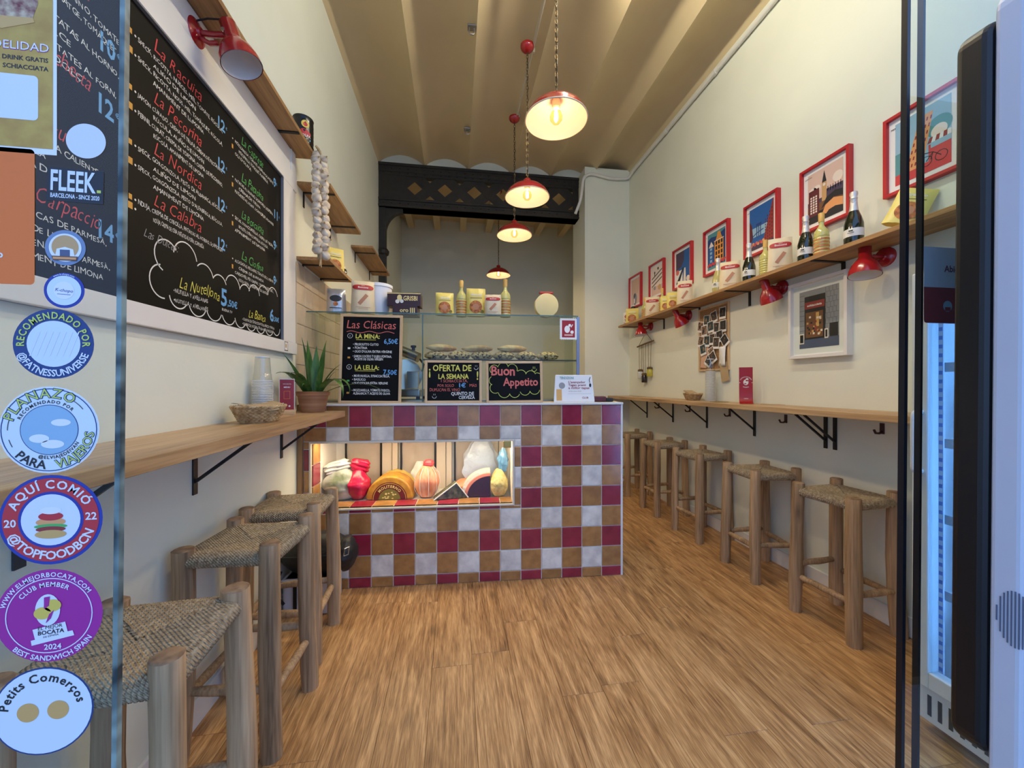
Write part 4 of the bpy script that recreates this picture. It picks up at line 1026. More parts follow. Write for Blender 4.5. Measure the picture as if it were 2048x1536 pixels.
q = MB().mat(LBL); arctext(q, 'SCHIACCIATERIA', 0, .165, .036, .0105, 90, 'b', 0); arctext(q, 'PIZZERIA', 0, .165, .044, .010, 270, 'b', 0, inside=True)
q.disc(0, .163, .017, 0, 20, ry=.022); q.disc(.008, .186, .009, .0001, 14); q.disc(-.04, .16, .003, 0, 8); q.disc(.04, .16, .003, 0, 8); text(q, 'CARTA', 0, .035, .009, 'c', 'b')
q.mat(SR); q.disc(-.004, .152, .008, .0006, 12, ry=.004); q.disc(.006, .176, .008, .0006, 12, ry=.006)
q.v = [(x, ip(y)-.0012-z, y) for x, y, z in q.v]; q.build('logo', t)
for i, (x_, y_, rz, l) in enumerate(((2.16, 2.86, 20, 'dark flat card lying left of the red table sign on the right bar'), (2.25, 2.42, -15, 'brown paper lying right of the red table sign on the right bar'), (2.16, 4.25, 10, 'thin brown paper at the far end of the right bar'))):
    ob = MB().mat((OLIVE, KRAFT, KRAFT)[i]).box(-.06, .06, -.045, .045, 0, .003).build('paper_card', loc=(x_, y_, ZR), rot=(0,0,R(rz)), bevel=.0008); tag(ob, l, 'card')

# ---- in the lit window of the counter
def D(s, o, dz=0): return CW(s, o, wz0+.009+dz)
t = thing('plastic_bag', 'white and magenta plastic bag at the left end of the lit counter window', 'bag', D(.207, .21), (0, 0, R(4)))
MAG = mat('bag_magenta', (190, 24, 66), rough=.25, bump=.5, bscale=25); PRT = mat('bag_print', (206, 208, 200), rough=.35, rgb2=(120, 128, 100), scale=9, bump=.5, bscale=22)
def lump(name, mt, w, d, h, parent, seed, loc=(0,0,0), rot=None, pinch=.6, wr=.05):
    rn = random.Random(seed); m = MB().mat(mt); n = 20; k = 14; vs = []; ph = [rn.uniform(0,6) for _ in range(6)]
    for i in range(k+1):
        v = i/k; e = (math.sin(math.pi*(.08+.84*v)))**.5; e *= 1-(1-pinch)*max(0, (v-.55)/.45)
        for j in range(n):
            a = 2*math.pi*j/n; q = e*(1+wr*math.sin(3*a+ph[0]+4*v)+wr*math.sin(7*a+ph[1]-3*v)+wr*.8*math.sin(11*v*2+ph[2]+2*a)); c_, s_ = math.cos(a), math.sin(a)
            vs.append((w/2*q*math.copysign(abs(c_)**.75, c_), d/2*q*math.copysign(abs(s_)**.75, s_), h*v))
    fs = [(i*n+j, i*n+(j+1) % n, (i+1)*n+(j+1) % n, (i+1)*n+j) for i in range(k) for j in range(n)]+[tuple(reversed(range(n))), tuple(k*n+j for j in range(n))]
    m.add(vs, fs); return m.build(name, parent, smooth=60, loc=loc, rot=rot)
lump('bag_body', PRT, .25, .18, .215, t, 1, (-.03,0,0), wr=.05); lump('magenta_panel', MAG, .15, .19, .20, t, 2, (.075,-.012,0), wr=.06)
lump('knot_flap', MAG, .11, .07, .10, t, 3, (.075,-.01,.165), (0,R(12),0), 1.5, .12); lump('torn_opening', LBL, .15, .09, .085, t, 4, (-.05,0,.175), (0,R(-14),0), 1.2, .16)
t = thing('half_cheese', 'halved yellow cheese with round dark red label in the counter window', 'cheese', D(.505, .20), (0, 0, R(-4)))
CHS = mat('cheese_rind', (206, 150, 44), rough=.5, rgb2=(176, 116, 40), scale=20, bump=.3); CHT = mat('cheese_top', (226, 190, 92), rough=.5)
def half(m, r, y0, y1, ex=0, n=28):
    P = [(r*math.cos(math.pi*i/n), (r+ex*abs(math.sin(9*math.pi*i/n)))*math.sin(math.pi*i/n)) for i in range(n+1)]
    m.T = M4((1,0,0),(0,0,1),(0,-1,0),(0,y1,0)); m.prism(P, 0, y1-y0); m.T = None; return m
half(MB().mat(CHS), .158, -.06, .10).build('wheel', t, smooth=30, bevel=.012, segs=3); half(MB().mat(CHT), .150, .08, .16, .012).build('paper_wrap', t, smooth=40)
q = MB(); q.T = onF((0,-.0605,0)); DR = mat('label_dark_red', (104, 26, 30), rough=.4); q.mat(DR).disc(0, 0, .118, 0, 30, a0=0, a1=180); q.mat(CHT).ring(0, 0, .108, .111, .0004, 30, 0, 180); q.mat(OLIVE).disc(0, .0, .072, .0006, 24, a0=0, a1=180); arctext(q.mat(CRM), 'MOLITERNO', 0, 0, .080, .026, 90, 'b', .0008)
q.mat(CRM)
for k in range(16): q.disc(RND.uniform(-.05,.05), RND.uniform(.005,.05), .007, .001, 8, ry=.004)
q.build('label', t)
t = thing('netted_ham', 'orange-pink netted ham standing upright in the middle of the counter window', 'ham', D(.748, .20))
PK = mat('ham_pink', (222, 128, 88), rough=.4, rgb2=(236, 176, 140), scale=6, stretch=(6,6,.8), bump=.2)
lump('meat', PK, .17, .15, .215, t, 5, wr=.025, pinch=.75); lump('tied_end', mat('ham_red', (206, 70, 76), rough=.4, bump=.3), .075, .06, .055, t, 6, (.01,0,.20), None, 1, .08)
for k in range(9): a = 2*math.pi*k/9; MB().mat(LBL).tube([(.088*math.cos(a)*e, .078*math.sin(a)*e, .215*v) for v, e in ((.05,.75),(.25,1.0),(.5,1.02),(.75,.93),(.95,.55))], .002, 5).build('string', t)
t = thing('wrapped_loaf', 'white wrapped packet behind the netted ham in the counter window', 'packet', D(.67, .385)); lump('wrapper', LBL, .13, .06, .21, t, 17, wr=.08)
t = thing('cheese_wedge', 'dark herb-crusted cheese wedge in clear wrap in front of the counter window', 'cheese', D(.918, .15), (0, 0, R(8)))
m = MB().mat(mat('herb_rind', (52, 60, 52), rough=.5, rgb2=(120, 116, 90), scale=40, var=.3)); m.T = M4((1,0,0),(0,0,1),(0,-1,0),(0,.05,0)); m.prism([(-.12,0),(.11,0),(.03,.105)], 0, .09); m.build('wedge', t, bevel=.004)
m = MB().mat(mat('wrap_clear', (226, 230, 226), rough=.25)); m.tube([(-.122,-.042,.002),(.03,-.042,.108),(.112,-.042,.002)], .005, 6); m.build('wrap_edge', t)
t = thing('salmon_cut', 'flat pink cut of cured meat between the wedge and the dark ham', 'meat', D(1.00, .32)); lump('meat', mat('salmon', (226, 150, 108), rough=.4), .16, .12, .085, t, 8, wr=.03)
t = thing('dark_ham', 'half round dark ham with pink rind and white cloth in the counter window', 'ham', D(1.12, .20), (0, 0, R(-3)))
def quarter(m, r, y0, y1): 
    P = [(.07, 0), (.07, r)]+[(.07+r*1.15*math.cos(a), r*math.sin(a)) for a in [math.pi/2+math.pi/2*i/14 for i in range(1, 15)]]
    m.T = M4((1,0,0),(0,0,1),(0,-1,0),(0,y1,0)); m.prism(P, 0, y1-y0); m.T = None; return m
quarter(MB().mat(mat('ham_dark', (58, 38, 60), rough=.25)), .14, -.05, .08).build('meat', t, smooth=40); quarter(MB().mat(mat('rind_pink', (232, 138, 116), rough=.4)), .158, -.04, .08).build('rind', t, smooth=40); quarter(MB().mat(mat('cloth', (232, 224, 210), rough=.8, bump=.5, bscale=60)), .176, -.02, .07).build('cloth_wrap', t, smooth=40)
t = thing('grated_cheese_bag', 'clear bag of pale yellow grated cheese at the right end of the counter window', 'bag', D(1.252, .18))
lump('cheese_fill', mat('grated', (232, 218, 148), rough=.6, rgb2=(206, 186, 112), scale=50, bump=.8), .13, .15, .185, t, 9, wr=.04); lump('bag_top', mat('bag_blue', (110, 160, 200), rough=.25, bump=.6, bscale=20), .07, .06, .17, t, 10, (.03,0,.165), None, .5, .14)
t = thing('crumpled_foil_bag', 'crumpled pale plastic wrap against the back of the counter window', 'bag', D(1.13, .36)); lump('wrap', mat('plastic_pale', (198, 208, 224), rough=.2, bump=1, bscale=18), .26, .08, .36, t, 11, wr=.08, pinch=.9)

# ---- bread in the case, meat slicer
BRD = mat('bread_crust', (196, 150, 96), rough=.75, rgb2=(232, 204, 152), scale=16, bump=.7, bscale=30); BRD2 = mat('bread_seeded', (222, 190, 136), rough=.8, rgb2=(70, 50, 34), lo=.38, hi=.52, scale=60, bump=.8, bscale=60)
lz = TOPZ+.004+.299
n_ = ('leftmost seeded flat loaf on the glass shelf of the case', 'second seeded flat loaf from the left on the glass shelf', 'middle seeded flat loaf on the glass shelf behind the offer board', 'seeded flat loaf on the glass shelf above the greeting board', 'second seeded flat loaf from the right on the glass shelf', 'rightmost seeded flat loaf on the glass shelf of the case')
for i in range(6):
    t = thing('flat_loaf', n_[i], 'bread', CW(.80+.165*i, .30, lz), (0, 0, R(RND.uniform(-14,14))), 'seeded loaves in the glass case')
    o = lump('crust', BRD2, .162, .13, .062, t, 30+i, wr=.04, pinch=.9)
for i, (s, dz, rz) in enumerate(((.84, .062, 25), (1.10, .058, -8), (1.36, .06, 12))):
    t = thing('ciabatta_roll', ('long bread roll lying on top of the loaves at the left of the case', 'long bread roll lying on top of the middle loaves in the case', 'long bread roll lying on the loaves at the right of the case')[i], 'bread', CW(s, .30, lz+dz), (0, 0, R(rz)))
    lump('crust', BRD, .23, .09, .05, t, 40+i, wr=.03, pinch=.85)
t = thing('meat_slicer', 'chrome meat slicer behind the glass beside the tall chalkboard', 'slicer', CW(.595, .34, TOPZ+.015), (0, 0, R(-8)))
MB().mat(STEEL).box(-.13, .11, -.10, .14, .02, .075).build('base', t, bevel=.012, segs=3)
for x_, y_ in ((-.11,-.08),(.09,-.08),(.09,.12),(-.11,.12)): MB().mat(BLACK).cyl((x_,y_,0),(x_,y_,.022), .014).build('foot', t)
MB().mat(CHROME).cyl((-.02,-.02,.17),(.0,-.06,.175), .115, n=40).build('blade', t, smooth=30)
MB().mat(CHROME).tube([(-.04,.02,.07),(-.04,.02,.20),(-.02,.05,.24)], .045, 20).build('motor_column', t, smooth=40)
MB().mat(CHROME).cyl((-.06,-.03,.36),(.09,-.06,.30), .036, n=24).build('meat_press', t, smooth=40)
MB().mat(CHROME).tube([(-.04,.03,.22),(-.06,.0,.30),(-.04,-.03,.36)], .012, 10).build('press_arm', t, smooth=50)
MB().mat(BLACK).lathe([(0,0),(.012,0),(.012,.02),(.02,.024),(.02,.036),(0,.04)], 16, (.05,-.05,.352)).build('knob', t, smooth=40)
MB().mat(BLACK).tube([(.10,-.06,.29),(.13,-.08,.25),(.12,-.08,.20)], .007, 8).build('handle', t, smooth=60)
MB().mat(CHROME).box(.02, .10, -.12, -.09, .08, .20).build('carriage_plate', t, bevel=.004)

# ---- bag and box on the floor by the counter
t = thing('plastic_box', 'white plastic box on the floor under the left bar by the counter', 'box', (-.84, 2.40, 0), (0, 0, R(-3)))
BXW = mat('box_white', (214, 216, 222), rough=.4)
m = MB().mat(BXW); m.box(-.115, .135, -.11, .11, 0, .205); m.build('tub', t, bevel=.012, segs=3); MB().mat(BXW).box(-.122, .142, -.117, .117, .175, .205).build('rim', t, bevel=.005)
MB().mat(BLACK).box(-.055, -.035, -.119, -.112, .0, .20).build('strap', t, bevel=.002)
t = thing('black_bag', 'black soft bag with buckles lying on the white box under the left bar', 'bag', (-.80, 2.395, .206), (0, 0, R(-3)))
BB = mat('black_nylon', (16, 16, 18), rough=.55, bump=.25, bscale=80)
lump('bag_body', BB, .40, .24, .215, t, 21, wr=.02, pinch=.86); lump('side_pocket', BB, .10, .20, .18, t, 22, (.165,-.01,.012), None, .8, .05)
MB().mat(mat('zip', (60, 62, 64), rough=.3, metal=.6)).tube([(-.17,-.117,.13),(-.08,-.126,.132),(.02,-.127,.134),(.11,-.118,.133)], .003, 6).build('zip', t)
MB().mat(CHROME).tube([(.175,-.105,.12),(.185,-.112,.165),(.205,-.10,.17),(.198,-.098,.125)], .003, 6, closed=True).build('buckle', t)
MB().mat(BB).tube([(-.16,-.11,.05),(-.175,-.13,.0),(-.16,-.135,-.09),(-.13,-.14,-.12)], .008, 6).build('strap', t)
# ================================================================== flat print colours
def ink(n, c, **k): return mat('ink_'+n, c, rough=k.pop('rough', .55), **k)
I = {n: ink(n, c) for n, c in dict(red=(206,62,66), salmon=(222,110,96), green=(84,176,92), blue=(104,164,214), yellow=(226,216,92), chalk=(226,224,216), grey=(150,150,148), orange=(222,112,52),
     navy=(34,62,118), sky=(150,186,206), deepblue=(36,92,158), pink=(224,190,172), brick=(150,52,50), dkbrick=(96,34,40), tan=(206,160,104), peach=(232,160,100), dark=(34,32,38), dusk=(74,62,84),
     cloud=(238,222,206), rose=(206,70,74), teal=(84,146,150), house=(226,150,62), white=(238,236,230), stone=(146,146,152), stoned=(92,92,100), cobble=(84,92,118), wood=(120,78,50), warm=(214,166,96),
     mag=(168,36,140), ydisc=(226,196,84), palebl=(228,230,234), royal=(36,56,150), stred=(196,48,54), lime=(206,214,96), mint=(222,230,232), skin=(222,196,176), gold=(206,150,56)).items()}
BOARD = mat('chalkboard', (15, 14, 13), rough=.6, var=.25, scale=4, spec=.15)

# ---- big menu board
t = thing('menu_board', 'huge black chalk menu board in a wide white surround on the left wall', 'menu board', (WL, .70, 1.485))
m = MB().mat(WHITEP); yr, yb = 1.790, 1.600; zb0, zb1 = .068, .985; ztop = 1.222
m.box(0, .028, -.02, yr, 0, zb0); m.box(0, .028, -.02, yr, zb1, zb1+.10); m.box(0, .028, yb, yr-.055, zb0, zb1); m.box(0, .020, yr-.06, yr, 0, ztop); m.box(0, .014, -.02, yr, zb1+.10, ztop); m.box(0, .010, -.02, yr, 0, zb1)
m.build('surround', t, bevel=.002)
MB().mat(BOARD).box(.010, .018, -.02, yb, zb0, zb1).build('board', t)
SEP = mat('grey_trim', (120, 122, 126), rough=.4); m = MB().mat(SEP); m.box(.012, .030, -.02, yb, zb1-.004, zb1+.003); m.box(.012, .030, yb-.004, yb+.003, zb0, zb1); m.build('inner_trim', t)
def BQ(): 
    q = MB(); q.T = onL((.0186, -.70, -1.485)); return q        # drawn straight in wall Y, z
q = BQ(); J = .26
def title(y, z, s, size, c, fit): q.mat(I[c]); text(q, s, y, z, size, 'l', 't', .0002, jit=J, slant=.25, fit=fit)
def para(y, z, lines, size=.0205, dz=.0285, fit=None, c='chalk'):
    q.mat(I[c])
    for i, (ox, s, f) in enumerate(lines): text(q, s, y+ox, z-dz*i, size, 'l', 'r', .0002, jit=J, fit=f)
def price(y, z, s, size=.062): q.mat(I['blue']); text(q, s, y, z, size, 'l', 'b', .0002, jit=.04, fit=.058*len(s)/2); text(q, '€', y+.031*len(s), z+.02, size*.25, 'l', 'b', .0002)
def bullets(y, z0, z1):
    q.mat(I['gold']); q.rect(y, z0, y+.012, z0+.016, .0002); q.rect(y-.002, z1, y+.014, z1+.02, .0002); q.mat(I['chalk']); q.disc(y+.024, z0+.006, .0035, .0002, 8); q.disc(y+.024, z1+.006, .0035, .0002, 8)
for z, nm, a, b in ((2.385, 'La Racuita', ['SPECK, RICOTTA, NUECES, MIEL, TOMATE, RÚCULA,', 'ALIÑO DE LIMON', 'SPECK, RICOTTA, NOUS, MEL, TOMÀQUET, RÚCOLA,', 'AMANIMENT DE LLIMONA'], 0),
                    (2.215, 'La Pecorina', ['JAMON CURADO, CREMA DE TRUFA, CREMA DE PECORINO,', 'RÚCULA, ALIÑO DE LIMON', 'PERNIL CURAT, CREMA DE TÓFONA, CREMA DE PECORINO,', 'RÚCOLA, AMANIMENT DE LIMONA'], 0),
                    (2.050, 'La Nordica', ['SPECK, GORGONZOLA, PESTO DE ALBAHACA, RÚCULA,', 'ALIÑO DE LIMON', "SPECK, GORGONZOLA, PESTO D'ALFABREGA, RÚCOLA,", 'AMANIMENT DE LIMONA'], 0),
                    (1.885, 'La Calabra', ['NDUJA, CREMA DE CEBOLLA, PATATAS AL HORNO, SCAMORZA', "NDUJA, CREMA DE CEBA, PATATES AL FORN, SCAMORZA"], 1)):
    title(1.385, z, nm, .062, 'red', .235); bullets(1.292, z-.026, z-.085 if not b else z-.054); price(1.715, z-.018, '12')
    para(1.325, z-.028, [(0 if i % 2 == 0 else .06, s, .43 if i % 2 == 0 else .25) for i, s in enumerate(a)])
for z, nm, p, a in ((2.400, 'La Caprese', '9', ['MOZZARELLA, TOMATE, ALBAHACA, ACEITE', 'MOZZARELLA, TOMÀQUET, ALFABREGA,', 'OLI D’OLIVA']), (2.232, 'La Patatina', '11', ['PATATAS AL HORNO, SCAMORZA, ROMERO,', 'CREMA DE TRUFA', 'PATATES AL FORN, SCAMORZA, ROMANI']),
                    (2.062, 'La Boscaiola', '9', ['SETAS, STRACCIATELLA, CREMA DE TRUFA,', 'BOLETS, STRACCIATELLA, RÚCULA,', 'AMANIMENT DE LIMONA']), (1.873, 'La Ciofina', '9', ['ALCACHOFAS, PECORINO, TOMATE SECO, MENTA', 'CREMA DE BURRATA', 'CARXOFES, PECORINO, TOMÀQUET SEC,', 'OLI D OLIVA, AMANIMENT DE LIMONA'])):
    title(1.895, z, nm, .056, 'green', .20); q.mat(I['gold']); q.rect(1.822, z-.062, 1.832, z-.044, .0002); q.mat(I['chalk']); q.disc(1.828, z-.018, .0035, .0002, 8)
    para(1.845, z-.026, [(.0 if i % 2 == 0 else .03, s, .36 if i % 2 == 0 else .27) for i, s in enumerate(a)], .019, .0265); price(2.205, z-.03, p, .066)
q.mat(I['grey']); text(q, 'Las Dulces:', 1.345, 1.765, .042, 'l', 't', .0002, jit=J, slant=.35, fit=.15)
title(1.50, 1.648, 'La Nutellona', .062, 'yellow', .235); para(1.475, 1.622, [(0, '•NUTELLA Y AVELLANAS', .185), (0, '•NUTELLA Y AVELLANES', .185)], .021, .033)
q.mat(I['blue']); text(q, '5', 1.742, 1.635, .10, 'l', 'b', .0002, fit=.048); text(q, ',50€', 1.79, 1.640, .04, 'l', 'b', .0002, fit=.075); q.mat(I['chalk']); text(q, 'BUENA TV', 1.75, 1.612, .016, 'l', 'r', .0002)
title(1.955, 1.622, 'La Bianca', .058, 'yellow', .165); para(1.905, 1.598, [(0, '•CREMA DE CHOCOLATE BLANCO Y FRESA', .31), (0, '•CREMA DE XOCOLATA BLANCA I MADUIXA', .30)], .018, .0215)
q.mat(I['blue']); text(q, '6', 2.165, 1.64, .09, 'l', 'b', .0002, fit=.045); text(q, ',50€', 2.21, 1.645, .034, 'l', 'b', .0002, fit=.06)
q.mat(I['chalk'])
def cloud(arcs, w=.0045):
    for cy, cz2, r, a0, a1 in arcs: q.stroke([(cy+r*math.cos(R(a0+(a1-a0)*i/14)), cz2+r*math.sin(R(a0+(a1-a0)*i/14))) for i in range(15)], w, .0002)
cloud([(1.445,1.735,.055,250,40),(1.535,1.755,.06,175,10),(1.64,1.715,.055,140,20),(1.735,1.705,.05,150,25),(1.83,1.725,.055,160,10),(1.93,1.715,.05,160,40),(2.01,1.735,.05,170,10),(2.10,1.755,.05,170,20),(2.20,1.765,.055,160,20),
       (1.425,1.645,.055,100,280),(1.50,1.615,.045,190,330),(1.60,1.61,.05,200,340),(1.70,1.61,.05,200,340),(1.80,1.61,.05,200,330),(1.89,1.605,.045,190,330),(1.98,1.603,.045,200,340),(2.07,1.603,.045,200,340),(2.16,1.605,.045,200,340),(2.24,1.61,.04,220,360)])
# the part of the board seen through the glass
title(.985, 1.725, 'La Carpaccio', .062, 'red', .215); price(1.185, 1.705, '14', .07); para(.86, 1.690, [(0, 'CARPACCIO, LASCAS DE PARMESÀ,', .36), (.0, 'RÚCULA, ALIÑO DE LIMON', .27), (0, 'CARPACCIO, ENCENALLS DE PARMESÀ,', .37), (0, 'RÚCOLA, AMANIMENT DE LIMONA', .35)], .022, .033)
title(.97, 1.905, 'La Tartufona', .058, 'red', .20); price(1.185, 2.05, '12', .075); para(.86, 1.872, [(0, 'SETAS, CREMA DE TRUFA CALIENTE,', .34), (0, 'PECORINO, RÚCULA', .20), (0, 'BOLETS, CREMA DE TÓFONA,', .33)], .022, .033)
title(.97, 2.085, 'La Porchetta', .058, 'red', .20); price(1.19, 2.225, '10', .075); para(.90, 2.19, [(.02, 'PORCHETTA, PATATAS AL HORNO,', .34), (.02, 'MIEL AGRIDULCE', .20), (.02, 'PORCHETTA, PATATES AL FORN,', .33), (.05, 'MEL AGREDOLÇ', .2)], .022, .033)
title(.95, 2.32, 'La Toscana', .058, 'red', .22); para(.90, 2.285, [(.02, 'FINOCCHIONA, PECORINO, TOMATE', .34), (.02, 'FINOCCHIONA, FORMATGE, TOMÀQUET', .33)], .022, .033)
q.build('chalk_lettering', t)
t = thing('small_card', 'small white card with brown border on the corner of the menu board surround', 'card', (WL+.0285, 2.335, 1.522))
MB().mat(I['white']).box(0, .0015, -.022, .022, -.026, .026).build('card', t); q = MB(); q.T = onL((.0017,0,0)); q.mat(I['wood'])
for a in ((-.022,-.026,.022,-.022),(-.022,.022,.022,.026),(-.022,-.026,-.018,.026),(.018,-.026,.022,.026)): q.rect(*a)
q.mat(I['gold']); q.rect(-.010,-.010,.002,.012,.0001); q.build('print', t)

# ---- chalkboards on the counter
def chalkboard(s, off, w, h, label, lean=-5, roll=0, fw=.016):
    t = thing('chalkboard', label, 'chalkboard', CW(s+w/2, off, TOPZ), (R(lean), R(roll), CA))
    for n_, a in (('frame_side', (-w/2, -w/2+fw, 0, h)), ('frame_side', (w/2-fw, w/2, 0, h))): MB().mat(PINEZ).box(a[0], a[1], -.009, .009, a[2], a[3]).build(n_, t, bevel=.0015)
    for a in ((0, fw), (h-fw, h)): MB().mat(PINE).box(-w/2+fw, w/2-fw, -.009, .009, *a).build('frame_rail', t, bevel=.0015)
    MB().mat(BOARD).box(-w/2+fw-.002, w/2-fw+.002, -.003, .003, fw-.002, h-fw+.002).build('slate', t)
    q = MB(); q.T = onF((-w/2, -.0034, 0)); return t, q
t, q = chalkboard(.212, .012, .392, .578, 'tall chalkboard of the classic sandwiches standing left on the counter', -3.2, .6, .017)
def tx(s, x, y, size, c, fit=None, w='r', al='l', j=.14, sl=0): q.mat(I[c]); text(q, s, x, y, size, al, w, .0003, jit=j, fit=fit, slant=sl)
tx('Las Clásicas', .035, .487, .075, 'salmon', .315, 'r', j=.10, sl=.1); q.mat(I['salmon']); q.stroke([(.04+.30*i/30, .463+.006*math.sin(i*.55)) for i in range(31)], .004, .0003)
for y, n_, s, p in ((.425, '1', 'LA MINA:', '6,50€'), (.222, '2', 'LA LELLA:', '7,50€')):
    q.mat(I['chalk']); q.ring(.062, y+.012, .014, .0165, .0003, 24); tx(n_, .056, y+.003, .02, 'chalk')
    tx(s, .095, y-.004, .042, 'yellow', .155, 'b', j=.08); q.mat(I['yellow']); q.rect(.10, y-.014, .225, y-.011, .0003); tx(p, .275, y-.035, .044, 'blue', .09, 'b')
for y, s, f in ((.375, '• PROSCIUTTO COTTO', .16), (.352, '• FONTINA', .09), (.329, "• OLIO D'OLIVA EXTRA VERGINE", .245), (.298, '• JAMON COCIDO Y QUESO FONTINA,', .245), (.279, '   ACEITE DE OLIVA VIRGEN', .19),
                (.170, '• MORTADELLA, STRACCIATELLA,', .235), (.147, '• BASILICO', .085), (.124, "• OLIO D'OLIVA EXTRA VERGINE", .225), (.078, '• MOZZARELLA, TOMATE FRESCO,', .24), (.057, '  ALBAHACA Y ACEITE DE OLIVA', .24)): tx(s, .082, y, .021, 'chalk', f, 'b')
for y, c in ((.350, 'white'), (.290, 'gold'), (.140, 'green'), (.062, 'gold')): q.mat(I[c]); q.rect(.050, y, .066, y+.011, .0003)
q.build('chalk_lettering', t)
t, q = chalkboard(.755, .018, .372, .283, 'chalkboard of the weekly offer standing in the middle of the counter', -4)
tx('¡', .022, .185, .085, 'yellow', .018, 'b'); tx('OFERTA DE', .05, .212, .058, 'yellow', .255, 'b', j=.07); tx('LA SEMANA', .085, .160, .046, 'yellow', .20, 'b', j=.07); tx('!', .335, .155, .075, 'yellow', .016, 'b')
tx('1 SCHIACCIATA,', .10, .137, .026, 'salmon', .18); tx('POR SOLO', .08, .107, .026, 'salmon', .11); tx('1€', .215, .104, .036, 'blue', .05, 'b'); tx('MÁS', .29, .107, .026, 'salmon', .05); tx('DUPLICAN EL VINO', .03, .078, .028, 'salmon', .20)
tx('QUINTO DE', .17, .052, .030, 'chalk', .15, 'b'); tx('CERVEZA', .22, .027, .030, 'chalk', .105, 'b'); q.mat(I['chalk'])
for cx, cy in ((.062, .045), (.335, .235)): q.ring(cx, cy, .012, .0145, .0003, 16, 180, 360); q.rect(cx-.006, cy+.006, cx-.004, cy+.016, .0003); q.rect(cx+.004, cy+.006, cx+.006, cy+.016, .0003)
q.build('chalk_lettering', t)
t, q = chalkboard(1.158, .018, .380, .280, 'chalkboard with a red Italian greeting in a cloud on the counter', -4, -.5)
tx('Buon', .03, .185, .085, 'salmon', .165, 'b', j=.10); tx('Appetito', .115, .115, .075, 'salmon', .235, 'b', j=.10); q.mat(I['lime'])
def cl(arcs):
    for cx, cy, r, a0, a1 in arcs: q.stroke([(cx+r*math.cos(R(a0+(a1-a0)*i/12)), cy+r*math.sin(R(a0+(a1-a0)*i/12))) for i in range(13)], .0035, .0003)
cl([(.055,.225,.03,230,30),(.115,.235,.035,160,10),(.175,.225,.035,140,-20),(.235,.185,.035,130,20),(.30,.18,.035,160,20),(.345,.17,.03,120,0),(.05,.15,.03,120,250),(.06,.10,.035,130,300),(.12,.075,.04,190,340),(.19,.07,.035,200,340),(.26,.085,.035,200,340),(.325,.09,.035,200,350)])
q.ring(.325, .225, .014, .017, .0003, 18, 180, 370); q.rect(.317, .228, .320, .243, .0003); q.rect(.328, .228, .331, .243, .0003); q.build('chalk_lettering', t)
t = thing('acrylic_sign', 'white rounded acrylic sign with red text at the right end of the counter', 'sign', CW(1.765, .055, TOPZ), (R(-6), 0, CA))
m = MB().mat(mat('acrylic_white', (232, 232, 230), rough=.25)); m.T = onF((-.145, .004, 0)); m.prism([(.0,.0),(.29,.0),(.275,.19),(.015,.19)], 0, .007); m.build('panel', t, bevel=.006, segs=3)
q = MB(); q.T = onF((-.145, -.0036, 0)); q.mat(I['teal']); text(q, 'TENDIZIONI', .045, .160, .024, 'l', 'b', .0002, fit=.10); q.mat(I['brick'])
for y, s, f in ((.132, "L'avançador", .12), (.112, 'Tagen premi', .125), (.092, 'a millor tapas', .155)): text(q, s, .105, y, .022, 'l', 'b', .0002, fit=f)
q.mat(I['grey']); text(q, 'de Barcelona 2024', .105, .072, .012, 'l', 'r', .0002, fit=.09); q.rect(.10, .058, .265, .0592, .0002); q.mat(I['brick']); text(q, 'CLUB', .20, .025, .018, 'l', 'b', .0002); q.mat(I['warm']); q.rect(.02, .012, .058, .09, .0002); q.mat(I['grey']); q.disc(.06, .115, .022, .0003, 20)
q.mat(I['dark']); q.stroke([(.262,.175),(.254,.155),(.258,.135)], .005, .0003); q.disc(.26, .118, .008, .0003, 10, ry=.014); q.mat(I['warm']); q.poly([(.03,.02),(.05,.02),(.04,.06)], .0004); q.build('print', t)
t = thing('card_reader', 'low dark red and black card reader at the right corner of the counter', 'card reader', CW(1.955, .12, TOPZ+.004), (0, 0, R(-15)))
MB().mat(mat('reader_red', (84, 22, 30), rough=.4)).box(-.05, .05, -.05, .05, 0, .035).build('body', t, bevel=.006); MB().mat(BLACK).box(.05, .10, -.04, .04, 0, .024).build('keypad', t, bevel=.004)
t = thing('stamp_sticker', 'dark red postage-stamp shaped sticker on the right end of the glass case', 'sticker', CW(1.683, .1285, 1.625), (0, 0, CA))
q = MB(); q.T = onF((0, 0, 0)); w_, h_ = .118, .145; q.mat(I['white']); pts = []
def scal(a, b, n, out):
    for i in range(n):
        for u in (.0, .25, .5, .75): x = a[0]+(b[0]-a[0])*(i+u)/n; y = a[1]+(b[1]-a[1])*(i+u)/n; d_ = .0045 if u in (.5, .75) else 0; pts.append((x+out[0]*d_, y+out[1]*d_))
scal((0,0),(w_,0),8,(0,-1)); scal((w_,0),(w_,h_),10,(1,0)); scal((w_,h_),(0,h_),8,(0,1)); scal((0,h_),(0,0),10,(-1,0)); q.poly(pts, .0001)
q.mat(SR); q.rect(.012,.012,w_-.012,h_-.012,.0004); q.mat(I['white']); q.disc(.05,.07,.02,.0007,20,ry=.026); q.disc(.068,.098,.010,.0007,14); q.stroke([(.078,.085),(.09,.105)], .006, .0007); q.disc(.085,.05,.012,.0007,14); q.mat(I['pink']); q.rect(.03,.024,.09,.034,.0007); q.build('print', t)

